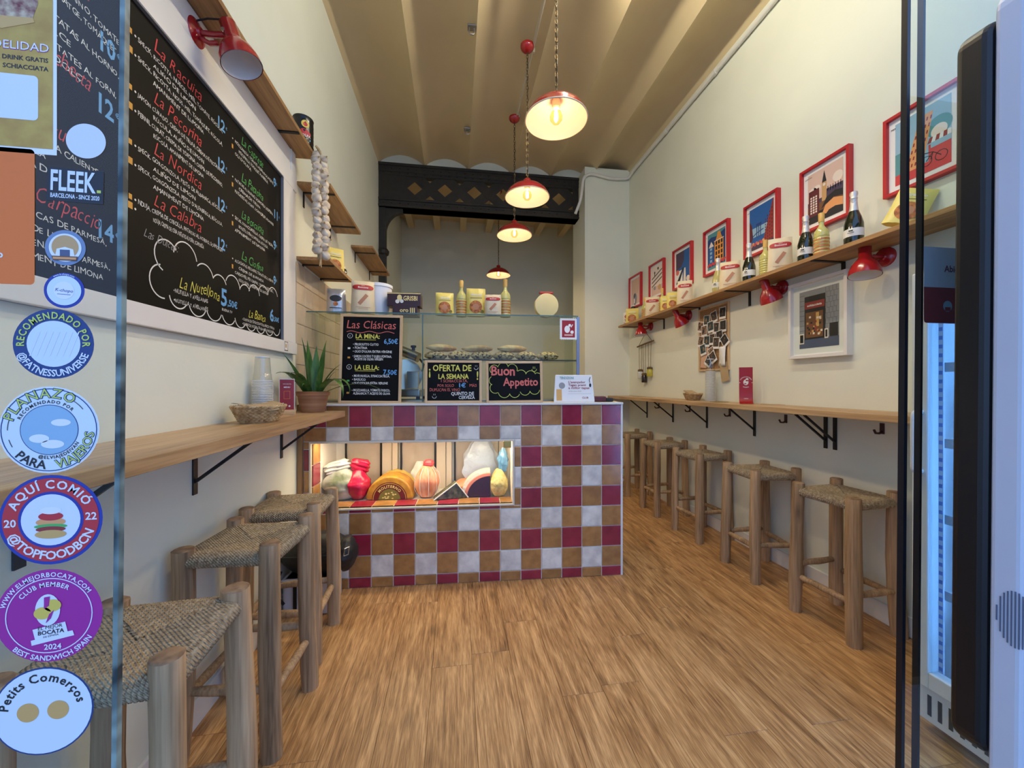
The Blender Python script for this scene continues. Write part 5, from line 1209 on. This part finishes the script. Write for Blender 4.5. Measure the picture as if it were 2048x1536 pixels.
# ---- red framed posters on the right wall
def frame(yc, zc, w, h, fw, dep, mt, label, name='framed_poster', mat_w=.03, group=None):
    t = thing(name, label, 'picture', (WR, yc, zc-h/2), group=group)
    for a in ((-w/2, -w/2+fw), (w/2-fw, w/2)): MB().mat(mt).box(-dep, 0, a[0], a[1], 0, h).build('frame_side', t, bevel=.001)
    for a in ((0, fw), (h-fw, h)): MB().mat(mt).box(-dep, 0, -w/2+fw, w/2-fw, *a).build('frame_rail', t, bevel=.001)
    MB().mat(I['white']).box(-dep*.45, -.002, -w/2+fw-.001, w/2-fw+.001, fw-.001, h-fw+.001).build('mount', t)
    pw_, ph_ = w-2*fw-2*mat_w, h-2*fw-2*mat_w
    q = MB(); q.T = onR((-dep*.45-.0006, pw_/2, fw+mat_w)); return t, q, pw_, ph_
PY = (1.580, 2.085, 2.590, 3.095, 3.605, 4.110, 4.640)
PL = ('red framed poster of a leaning tower and a bicycle, nearest the fridge', 'red framed poster of a clock tower and a red telephone box', 'red framed poster of a bridge between brick houses', 'red framed poster of a yellow gabled house', 'red framed poster of a dark arch against blue sky', 'red framed pale poster with black diagonal bands', 'red framed pale pink poster farthest back on the right wall')
for i, (y, l) in enumerate(zip(PY, PL)):
    t, q, a, b = frame(y, 2.515, .325, .42, .017, .034, REDF, l, group='red framed posters on the right wall')
    def rc(c, x0, y0, x1, y1, z=.0003): q.mat(I[c]); q.rect(a*x0, b*y0, a*x1, b*y1, z)
    def pl(c, p, z=.0005): q.mat(I[c]); q.poly([(a*x, b*y) for x, y in p], z)
    def dc(c, x, y, r, z=.0007, ry=None): q.mat(I[c]); q.disc(a*x, b*y, a*r, z, 24, ry=a*(ry or r))
    q.mat(I['dark']); text(q, 'PISA LONDRA N.Y. A'.split()[min(i,3)], -.02, b*.93, .012, 'l', 'b', .0003)
    if i == 0:
        rc('sky', 0, .12, 1, 1); rc('red', 0, 0, 1, .16, .0004); dc('teal', .80, .62, .22, .0004); dc('cloud', .80, .55, .14, .0005); pl('teal', [(0,.16),(.10,.16),(.12,.5),(0,.5)])
        pl('peach', [(.20,.14),(.52,.14),(.70,.90),(.46,.90)], .0006)
        for r_ in range(7):
            for c_ in range(4): x0 = .23+.035*r_+.068*c_; y0 = .19+.10*r_; pl('brick', [(x0,y0),(x0+.03,y0),(x0+.043,y0+.05),(x0+.013,y0+.05)], .0008)
        rc('rose', .62, .12, 1, .40, .0009); rc('sky', .66, .34, 1, .42, .0010)
        for k in range(6): pl('white' if k % 2 else 'brick', [(.60+.067*k,.42),(.667+.067*k,.42),(.70+.06*k,.50),(.64+.06*k,.50)], .0011)
        q.mat(I['dark'])
        for cx in (.58, .84): q.ring(a*cx, b*.17, a*.095, a*.108, .0013, 28)
        q.stroke([(a*.58,b*.17),(a*.70,b*.27),(a*.84,b*.17)], .004, .0013); q.stroke([(a*.55,b*.30),(a*.70,b*.27),(a*.66,b*.17)], .004, .0013)
    elif i == 1:
        rc('pink', 0, 0, 1, 1); dc('cloud', .15, .62, .13); dc('cloud', .28, .66, .10); dc('cloud', .86, .70, .14); rc('dusk', 0, .36, 1, .44, .0006); rc('dusk', .55, .44, 1, .56, .0006)
        for k in range(6): rc('dusk', .58+.07*k, .5, .60+.07*k, .60, .0006)
        rc('tan', .42, .36, .55, .72, .0008); pl('dark', [(.42,.72),(.55,.72),(.485,.95)], .0008); dc('cloud', .485, .67, .04, .0010)
        rc('wood', 0, 0, 1, .36, .0007); rc('dark', 0, 0, 1, .20, .0008)
        rc('dkbrick', .03, .14, .34, .66, .0010); 
        for r_ in range(7):
            for c_ in range(3): rc('cloud', .08+.075*c_, .20+.05*r_, .13+.075*c_, .235+.05*r_, .0012)
        pl('peach', [(.42,.10),(.52,.26),(.75,.33),(1,.27),(1,.06)], .0011); pl('dark', [(.40,.22),(.55,.40),(.80,.46),(1,.42),(1,.30),(.75,.34),(.55,.27)], .0013); pl('dark', [(.45,.02),(.62,.14),(.80,.16),(1,.12),(1,.0),(.45,0)], .0013)
    elif i == 2:
        rc('deepblue', 0, 0, 1, 1); rc('sky', 0, .30, 1, .52, .0004); pl('brick', [(.52,0),(1,0),(1,1),(.97,1)]); pl('dkbrick', [(0,.12),(.16,.30),(.10,.62),(0,.72)])
        for r_ in range(9):
            for c_ in range(4): rc('dkbrick', .66+.085*c_, .10+.085*r_*(.7+.1*c_), .695+.085*c_, .14+.085*r_*(.7+.1*c_), .0008)
        for x0 in (.30, .38, .46): rc('navy', x0, .28, x0+.035, .60, .0008)
        rc('navy', .29, .55, .51, .60, .0009); q.mat(I['navy']); q.stroke([(a*.05,b*.30),(a*.3,b*.38),(a*.6,b*.42)], .008, .0010); rc('dusk', 0, 0, 1, .10, .0010)
        for k in range(8): dc(('salmon','peach','rose')[k % 3], .10+.07*k, .12+.03*(k % 2), .05, .0012)
    elif i == 3:
        rc('navy', 0, 0, 1, 1); rc('teal', 0, .7, 1, 1, .0004); pl('navy', [(0,.84),(.2,.9),(.5,.86),(1,.95),(1,.7),(0,.7)], .0005)
        rc('house', .40, .16, .90, .74, .0008); pl('house', [(.46,.74),(.84,.74),(.76,.86),(.72,.96),(.58,.96),(.54,.86)], .0008); rc('cloud', .38, .73, .92, .75, .0010)
        rc('deepblue', .06, .16, .36, .62, .0007); pl('cloud', [(.06,.62),(.36,.62),(.21,.78)], .0007)
        for r_ in range(4):
            for c_ in range(3): rc('dark', .46+.15*c_, .20+.14*r_, .55+.15*c_, .30+.14*r_, .0010)
            rc('sky', .14, .20+.11*r_, .26, .27+.11*r_, .0010)
        for k in range(12): dc('rose', .04+.085*k, .12+.03*(k % 2), .055, .0012)
        rc('teal', 0, 0, 1, .07, .0012)
    elif i == 4:
        rc('deepblue', 0, 0, 1, 1); pl('dusk', [(.0,.45),(.0,1),(.62,1),(.60,.70),(.40,.52)]); rc('white', 0, 0, .5, .42, .0006); dc('salmon', .12, .38, .12, .0009); pl('dark', [(.0,.02),(.25,.02),(.60,.46),(.52,.48)], .0010); pl('cloud', [(.55,0),(.75,0),(.72,.44),(.62,.44)], .0010); dc('cloud', .9, .08, .12, .0010)
    elif i == 5:
        rc('cloud', 0, 0, 1, 1); rc('pink', 0, 0, 1, .3, .0004)
        for k in range(3): pl('dark', [(.02,.42+.14*k-.12),(.98,.62+.14*k-.10),(.98,.66+.14*k-.10),(.02,.46+.14*k-.12)], .0008)
        dc('dark', .30, .80, .06); dc('dark', .62, .90, .07); rc('dark', .27, .66, .33, .8, .0008); dc('stone', .30, .25, .10, .0009); dc('tan', .75, .22, .14, .0009)
    else:
        rc('pink', 0, 0, 1, 1); 
        for k in range(5): pl('tan', [(.1+.18*k,1),(.16+.18*k,1),(.2+.15*k,.4),(.16+.15*k,.4)], .0005)
        dc('stone', .45, .20, .22, .0007, .34); dc('stoned', .40, .34, .12, .0009); rc('cloud', .30, .04, .44, .22, .0010)
    q.build('print', t)
# ---- white framed photograph
t, q, a, b = frame(2.124, 1.732, .400, .510, .020, .045, WHITEP, 'white framed photograph of a stone shop front on the right wall', 'framed_photo', .046)
def rc(c, x0, y0, x1, y1, z=.0003): q.mat(I[c]); q.rect(a*x0, b*y0, a*x1, b*y1, z)
rc('stone', 0, .12, 1, 1); rc('cobble', 0, 0, 1, .16, .0004)
rn = random.Random(4)
for r_ in range(9):
    for c_ in range(4):
        x0 = .68+.085*c_+.03*(r_ % 2)
        if x0 < .96: rc('stoned', x0, .20+.088*r_, min(x0+.075, 1), .206+.088*r_, .0005); rc('stoned', x0, .20+.088*r_, x0+.008, .285+.088*r_, .0005)
    rc('stoned', .0, .22+.088*r_, .14, .227+.088*r_, .0005)
rc('dark', .14, .15, .68, .90, .0006); rc('brick', .15, .68, .66, .80, .0008); q.mat(I['white']); text(q, 'schiacciata', a*.40, b*.72, .020, 'c', 'b', .0010, fit=a*.38); rc('wood', .17, .18, .62, .62, .0008); rc('warm', .44, .36, .52, .60, .0009)
for k in range(26): rc(('warm','brick','dark','cloud')[k % 4], .19+.40*rn.random(), .20+.36*rn.random(), 0, 0, 0) if False else None
for k in range(30):
    x0, y0 = .18+.38*rn.random(), .20+.34*rn.random(); rc(('warm','brick','dark','cloud')[k % 4], x0, y0, x0+.05, y0+.035, .0010+.00001*k)
rc('dark', .78, .16, .98, .38, .0012); rc('cloud', .66, .14, .75, .30, .0012); rc('dark', .68, .16, .73, .28, .0014); rc('cloud', .0, .08, .13, .26, .0012); rc('dark', .02, .10, .11, .24, .0014)
q.build('print', t); MB().mat(glass('matt_glass', (250, 252, 250), gloss=.25)).box(-.024, -.023, -.175, .175, .03, .48).build('picture_glass', t)

# ---- cork board with snapshots
t = thing('cork_board', 'cork pin board with light wooden frame covered in snapshots on the right wall', 'pin board', (WR, 3.145, 1.43))
MB().mat(mat('cork', (188, 146, 96), rough=.9, rgb2=(150, 108, 66), scale=120, bump=.4)).box(-.008, 0, -.19, .19, .005, .585).build('cork', t)
for a in ((-.205, -.188), (.188, .205)): MB().mat(PINEZ).box(-.016, 0, a[0], a[1], 0, .59).build('frame_side', t, bevel=.002)
for a in ((0, .016), (.574, .59)): MB().mat(PINE).box(-.016, 0, -.188, .188, *a).build('frame_rail', t, bevel=.002)
rn = random.Random(12); PH = [ink('photo_dark', (34,34,36)), ink('photo_brown', (96,70,54), rgb2=(40,36,36), scale=40), ink('photo_teal', (58,84,84), rgb2=(30,40,42), scale=40), ink('photo_warm', (176,140,110), rgb2=(60,44,40), scale=50)]
spots = [(-.13,.50,2),(-.02,.485,-12),(.08,.465,4),(.17,.42,12),(-.14,.385,0),(-.05,.38,5),(.02,.40,-6),(.11,.375,-3),(-.10,.30,-8),(.0,.285,2),(.07,.275,4),(.155,.28,14),(-.17,.255,-35),(-.06,.245,5),(.12,.20,-12),(.0,.16,-20),(.04,.09,35),(-.02,.12,-30)]
for i, (x_, z_, r_) in enumerate(spots):
    w_, h_ = .084, .104; q = MB().mat(I['white']); q.T = Matrix.Translation((WR-.0165-.0008*i, 3.145-x_*-1, 1.43+z_)) @ Matrix.Rotation(R(r_), 4, 'X') @ M4((0,-1,0),(0,0,1),(-1,0,0))
    q.prism([(-w_/2,-h_/2),(w_/2,-h_/2),(w_/2,h_/2),(-w_/2,h_/2)], -.0005, 0); q.mat(PH[i % 4]); q.rect(-w_/2+.006, -h_/2+.02, w_/2-.006, h_/2-.006, .0003)
    q.mat(PH[(i+1) % 4]); q.disc(rn.uniform(-.012,.012), .0, .012, .0004, 12, ry=.018); q.mat(PH[3]); q.disc(rn.uniform(-.012,.012), .018, .007, .0005, 10)
    tag(q.build('snapshot'), 'small white-bordered snapshot pinned to the cork board', 'photo', 'snapshots on the cork board')
m = MB().mat(ink('note_pink', (214,170,140))); m.box(-.0012, 0, -.05, .05, -.10, .10); o = m.build('pinned_note', loc=(WR-.0175, 3.255, 1.56), rot=(R(6), 0, 0)); tag(o, 'pinkish handwritten note low on the left of the cork board', 'note')
m = MB().mat(I['white']); n = 6; vs = []
for j in range(9):
    for i in range(n+1): u, v = i/n, j/8; vs.append((-.012*math.sin(3*u+2*v)-.006*v, .055*(u-.5)*(1+.3*v)*2*.8, -.17*v))
m.add(vs, [(j*(n+1)+i, j*(n+1)+i+1, (j+1)*(n+1)+i+1, (j+1)*(n+1)+i) for j in range(8) for i in range(n)]); o = m.build('paper_napkin', loc=(WR-.022, 3.01, 1.635), smooth=60); sm = o.modifiers.new('t', 'SOLIDIFY'); sm.thickness = .001; tag(o, 'white paper napkin pinned at the lower right of the cork board', 'napkin')
MB().mat(KRAFT).box(-.002, 0, -.05, .05, -.15, .0); t = MB().mat(KRAFT).box(-.0016, 0, -.048, .048, -.155, .01).build('kraft_tag', loc=(WR-.019, 3.00, 1.485), rot=(R(-10), 0, 0)); tag(t, 'brown kraft paper tag hanging below the cork board corner', 'tag')

# ---- hanging jars
t = thing('hanging_jars', 'wooden stick mobile with small hanging glass jars on the right wall', 'wall hanging', (WR-.03, 4.36, 1.94))
STK = mat('stick', (120, 92, 60), rough=.8); TW_ = mat('twine', (112, 88, 56), rough=.9)
MB().mat(STK).tube([(0,.20,-.155),(0,.0,-.135),(0,-.20,-.12)], .010, 8).build('stick', t, smooth=60)
MB().mat(TW_).tube([(.01,0,0),(0,.17,-.15)], .003, 5).build('string', t); MB().mat(TW_).tube([(.01,0,0),(0,-.17,-.12)], .003, 5).build('string', t); MB().mat(STEEL).cyl((.03,0,0),(.0,0,.002), .006).build('nail', t)
for y_, z_, c in ((.12, -.47, (206,206,196)), (.02, -.52, (40,24,24)), (-.11, -.45, (186,172,54))):
    j = MB().mat(mat('jar_fill_%d' % c[0], c, rough=.12, coat=.6)).lathe([(0,0),(.030,0),(.034,.006),(.034,.075),(.026,.09),(.026,.10),(0,.10)], 18, (0,y_,z_-.09)).build('jar', t, smooth=40)
    MB().mat(TW_).lathe([(.028,.0),(.034,.004),(.030,.012),(.034,.018),(.028,.022)], 16, (0,y_,z_)).build('twine_wrap', j, smooth=50); MB().mat(STK).lathe([(.024,0),(.022,.016),(0,.016)], 14, (0,y_,z_+.012)).build('cork', j)
    for dy in (-.022, .022): MB().mat(TW_).tube([(0,y_+dy,z_+.01),(0,y_+dy*1.6,-.14-.02*(y_/.2))], .0026, 5).build('string', t)

# ================================================================== stickers on the glass
def sticker(u0, label, name='window_sticker'):
    t = thing(name, label, 'sticker', (u0[0], GY-.0006, u0[1])); q = MB(); q.T = onF((0, 0, 0)); return t, q
def e3(q, name, t): 
    q.build(name, t)
GYS = GY
# recommended-by (blue ring)
t, q = sticker((-.555, 1.3575), 'round dark blue sticker with pale centre and ring lettering on the left glass'); r = .0488
q.mat(I['navy']).disc(0, 0, r); q.mat(I['mint']).disc(0, 0, r*.66, .0003); q.mat(I['palebl'])
for k in range(7): q.stroke([(-r*.5+r*.16*k-.004, -r*.35), (-r*.5+r*.16*k+.008, r*.35)], .0016, .0005)
q.mat(I['lime']); arctext(q, 'RECOMENDADO POR', 0, 0, r*.72, .0132, 90, 'b', .0006, xs=.86); q.mat(I['palebl']); arctext(q, '@FATNESSUNIVERSE', 0, 0, r*.93, .0132, 270, 'b', .0006, True, xs=.86); q.build('print', t)
# planazo
t, q = sticker((-.560, 1.2375), 'large round pale blue sticker with yellow-green ring lettering on the left glass'); r = .0605
q.mat(I['white']).disc(0, 0, r); q.mat(I['mint']).disc(0, 0, r*.975, .0002); q.mat(I['navy']).ring(0, 0, r*.935, r*.955, .0004); q.ring(0, 0, r*.565, r*.58, .0004); q.mat(I['sky']).disc(0, 0, r*.565, .0005)
q.mat(I['white']); q.disc(-.012, -.012, .012, .0007, 20, ry=.006); q.disc(.014, .010, .012, .0007, 20, ry=.005); q.disc(.004, -.020, .014, .0007, 20, ry=.006)
q.mat(I['navy']); arctext(q, 'PLANAZO', 0, 0, r*.74, .0185, 108, 'o', .0004); arctext(q, 'VIAJEROS', 0, 0, r*.90, .0165, 318, 'o', .0004, True); q.mat(I['lime']); arctext(q, 'PLANAZO', 0, 0, r*.74, .0185, 108, 'r', .0007); arctext(q, 'VIAJEROS', 0, 0, r*.90, .0165, 318, 'r', .0007, True); q.mat(I['dark']); arctext(q, 'PARA', 0, 0, r*.90, .0165, 243, 'b', .0006, True); arctext(q, 'RECOMENDADO POR', 0, 0, r*.615, .0062, 100, 'b', .0006, track=.14); arctext(q, '@ELVIAJEDEIVAN', 0, 0, r*.67, .0062, 292, 'b', .0006, True, track=.12)
for a0, a1 in ((35,58),(163,180),(195,208)): q.ring(0, 0, r*.81, r*.825, .0006, 10, a0, a1)
q.build('print', t)
# aqui comio
t, q = sticker((-.558, 1.112), 'round red sticker with blue rim and burger drawing on the left glass'); r = .0625
q.mat(I['royal']).disc(0, 0, r); q.mat(I['stred']).disc(0, 0, r*.93, .0003); q.mat(I['royal']).disc(0, 0, r*.63, .0005); q.mat(I['palebl']).disc(0, 0, r*.57, .0007)
q.mat(I['palebl']); arctext(q, 'AQUÍ COMIÓ', 0, 0, r*.70, .0165, 92, 'b', .0006); arctext(q, '@TOPFOODBCN', 0, 0, r*.88, .0165, 272, 'b', .0006, True); text(q, '22', r*.66, -.002, .0145, 'l', 'b', .0006); text(q, '20', -r*.66, -.008, .0145, 'r', 'b', .0006)
for c, y_, w_, h_ in (('warm', -.020, .019, .006), ('brick', -.013, .018, .004), ('green', -.009, .020, .0035), ('peach', -.003, .018, .006), ('stred', .005, .015, .006), ('white', .013, .013, .005)): q.mat(I[c]).disc(0, y_, w_, .0009+.0001*abs(y_)*100, 24, ry=h_)
q.build('print', t)
# best sandwich
t, q = sticker((-.560, .9785), 'round magenta sandwich award sticker on the left glass'); r = .0645
q.mat(I['mag']).disc(0, 0, r); q.mat(I['palebl']); q.ring(0, 0, r*.79, r*.81, .0004); arctext(q, 'WWW.ELMEJORBOCATA.COM', 0, 0, r*.84, .0088, 98, 'b', .0006); arctext(q, 'BEST SANDWICH SPAIN', 0, 0, r*.965, .0098, 276, 'b', .0006, True); arctext(q, 'CLUB MEMBER', 0, 0, r*.63, .0090, 100, 'b', .0006); text(q, '2024', .004, -.047, .0105, 'c', 'b', .0006)
q.poly([(-.021,-.040),(.030,-.030),(.028,-.023),(.022,-.024),(.019,-.010),(-.020,-.018),(-.017,-.032),(-.022,-.033)], .0006)
q.disc(-.002, .008, .015, .0006, 24, ry=.022); q.mat(I['ydisc']); q.disc(.004, .014, .0105, .0009, 20, ry=.0085); q.disc(-.008, .004, .0105, .0009, 20, ry=.0085); q.mat(I['mag']); q.poly([(-.006,.026),(.001,.027),(.0,.014),(-.006,.010)], .0011); q.poly([(.002,-.004),(.006,.008),(.0,.002),(-.004,-.010)], .0011)
q.mat(I['dark']); text(q, 'EL MEJOR', .001, -.0195, .0070, 'c', 'r', .0009, dy=.0004); text(q, 'BOCATA', .002, -.0262, .0078, 'c', 'b', .0009, dy=.0004); text(q, 'DE ESPAÑA', .002, -.0305, .0036, 'c', 'r', .0009, dy=.0003); q.build('print', t)
# petits comercos
t, q = sticker((-.5675, .846), 'round pale sticker with black script at the bottom of the left glass'); r = .061
q.mat(I['navy']).disc(0, 0, r); q.mat(I['mint']).disc(0, 0, r*.965, .0003); q.mat(I['dark']); arctext(q, 'Petits Comerços', 0, 0, r*.68, .0165, 92, 'b', .0006); q.mat(I['warm']); q.disc(-.018, 0, .013, .0006); q.disc(.018, 0, .013, .0006); q.build('print', t)
# k-chopo, chef, disc, fleek
t, q = sticker((-.5425, 1.4325), 'small white round sticker with royal blue rim on the left glass'); r = .0247
q.mat(I['royal']).disc(0, 0, r); q.mat(I['mint']).disc(0, 0, r*.84, .0003); q.mat(I['white']).disc(0, 0, r*.5, .0005); q.mat(I['royal']); text(q, 'K-chopo', 0, -.001, .0062, 'c', 'r', .0007, slant=.25, dy=-.0003); q.stroke([(-.008,-.005),(.008,-.006)], .0006, .0007); q.mat(I['palebl']); arctext(q, 'www.k-chopo.com', 0, 0, r*.88, .0032, 90, 'b', .0006); q.build('print', t)
t, q = sticker((-.5412, 1.4925), 'round grey sticker with an orange badge over the menu board on the left glass'); r = .0247
q.mat(ink('steelblue', (122,140,168))).disc(0, 0, r); q.mat(I['white']).disc(0, 0, r*.80, .0003); q.mat(I['tan']).disc(0, .001, r*.66, .0005); q.mat(I['white']); q.poly([(-.012,-.013),(.012,-.013),(.010,-.002),(0,.001),(-.010,-.002)], .0007); q.mat(I['cobble']); q.rect(-.006,-.013,.006,-.003,.0009); q.mat(I['wood']); q.poly([(-.016,-.012),(.016,-.012),(.014,-.018),(-.014,-.018)], .0011); q.mat(I['peach']); q.rect(-.014,-.0165,.014,-.0135,.0013); q.build('print', t)
t, q = sticker((-.5162, 1.6445), 'plain white round sticker at the top of the left glass'); q.mat(ink('disc_white', (224,224,230))).disc(0, 0, .0245); q.build('print', t)
t, q = sticker((-.5290, 1.5805), 'black rectangular sticker with bold white lettering on the left glass'); t.rotation_euler = (0, R(1.2), 0)
q.mat(I['dark']).rect(-.0345, -.0235, .0345, .0235); q.mat(I['palebl']); text(q, 'FLEEK', -.031, -.008, .040, 'l', 'b', .0003, fit=.055); text(q, 'BARCELONA - SINCE 2020', 0, -.0185, .0085, 'c', 'b', .0003, fit=.060); q.mat(I['lime']); q.rect(.0265, -.008, .0315, -.004, .0003); q.build('print', t)
t, q = sticker((-.640, 1.533), 'plain orange rounded sign at the left edge of the glass', 'window_sign'); q.mat(ink('sign_orange', (240,118,40))); q.poly([(x-.062, y-.094) for x, y in rrect(.124, .188, .006)]); q.mat(I['white']); text(q, 'Glovo', .0255, -.058, .014, 'r', 'b', .0003); q.build('print', t)
t, q = sticker((-.6155, 1.745), 'yellow loyalty poster with sandwich picture in the upper left of the glass', 'window_poster')
q.mat(I['white']).rect(-.07, -.124, .0640, .15); q.mat(ink('poster_yellow', (206,166,74), rgb2=(186,140,60), scale=30)).rect(-.07, -.116, .0595, .15, .0002)
q.mat(ink('poster_meat', (120,40,46), rgb2=(216,190,150), scale=70, var=.3)); q.poly([(-.07,.055),(-.01,.052),(.035,.062),(.042,.085),(.038,.12),(.04,.15),(-.07,.15)], .0004); q.mat(I['warm']); q.poly([(-.07,.048),(.0,.045),(.038,.058),(.036,.064),(-.07,.060)], .0005); q.poly([(-.07,.092),(.04,.090),(.04,.102),(-.07,.104)], .0006)
q.mat(I['mag']); text(q, 'DE FIDELIDAD', .0555, .018, .0165, 'r', 'b', .0004, fit=.105); q.mat(I['white']); text(q, 'DE FIDELIDAD', .0555, .0184, .0162, 'r', 'r', .0006, fit=.104); q.mat(I['dark']); text(q, 'OBTIENES 1 DRINK GRATIS', .054, .004, .0085, 'r', 'b', .0004, fit=.10); text(q, 'OBTIENES 1 SCHIACCIATA', .054, -.008, .0085, 'r', 'b', .0004, fit=.10)
q.mat(I['palebl']); q.poly([(x-.052, y-.078) for x, y in rrect(.094, .062, .006)], .0004); q.build('print', t)
t = thing('opening_sign', 'translucent opening sign with dark red band on the right glass', 'sign', (.9600, GY+.0335, 1.429)); q = MB(); q.T = onF((0,0,0))
q.mat(ink('sign_paleblue', (196,208,224))); q.rect(0, .0747, .17, .1585); q.mat(ink('sign_dkred', (150,66,70))); q.poly([(.006,0),(.17,0),(.17,.0747),(0,.0747),(0,.006),(.0018,.0018)], 0); q.mat(ink('sign_text', (96,50,76))); text(q, 'Abierto', .052, .108, .019, 'l', 'b', .0003); q.mat(I['sky']); q.disc(.060, .036, .0115, .0003, 20); q.mat(ink('sign_dkred', (150,66,70))); q.rect(.053,.026,.067,.034,.0005); q.mat(I['sky']); text(q, 'SCHIACCIATA', .078, .028, .014, 'l', 'b', .0003); q.build('print', t)
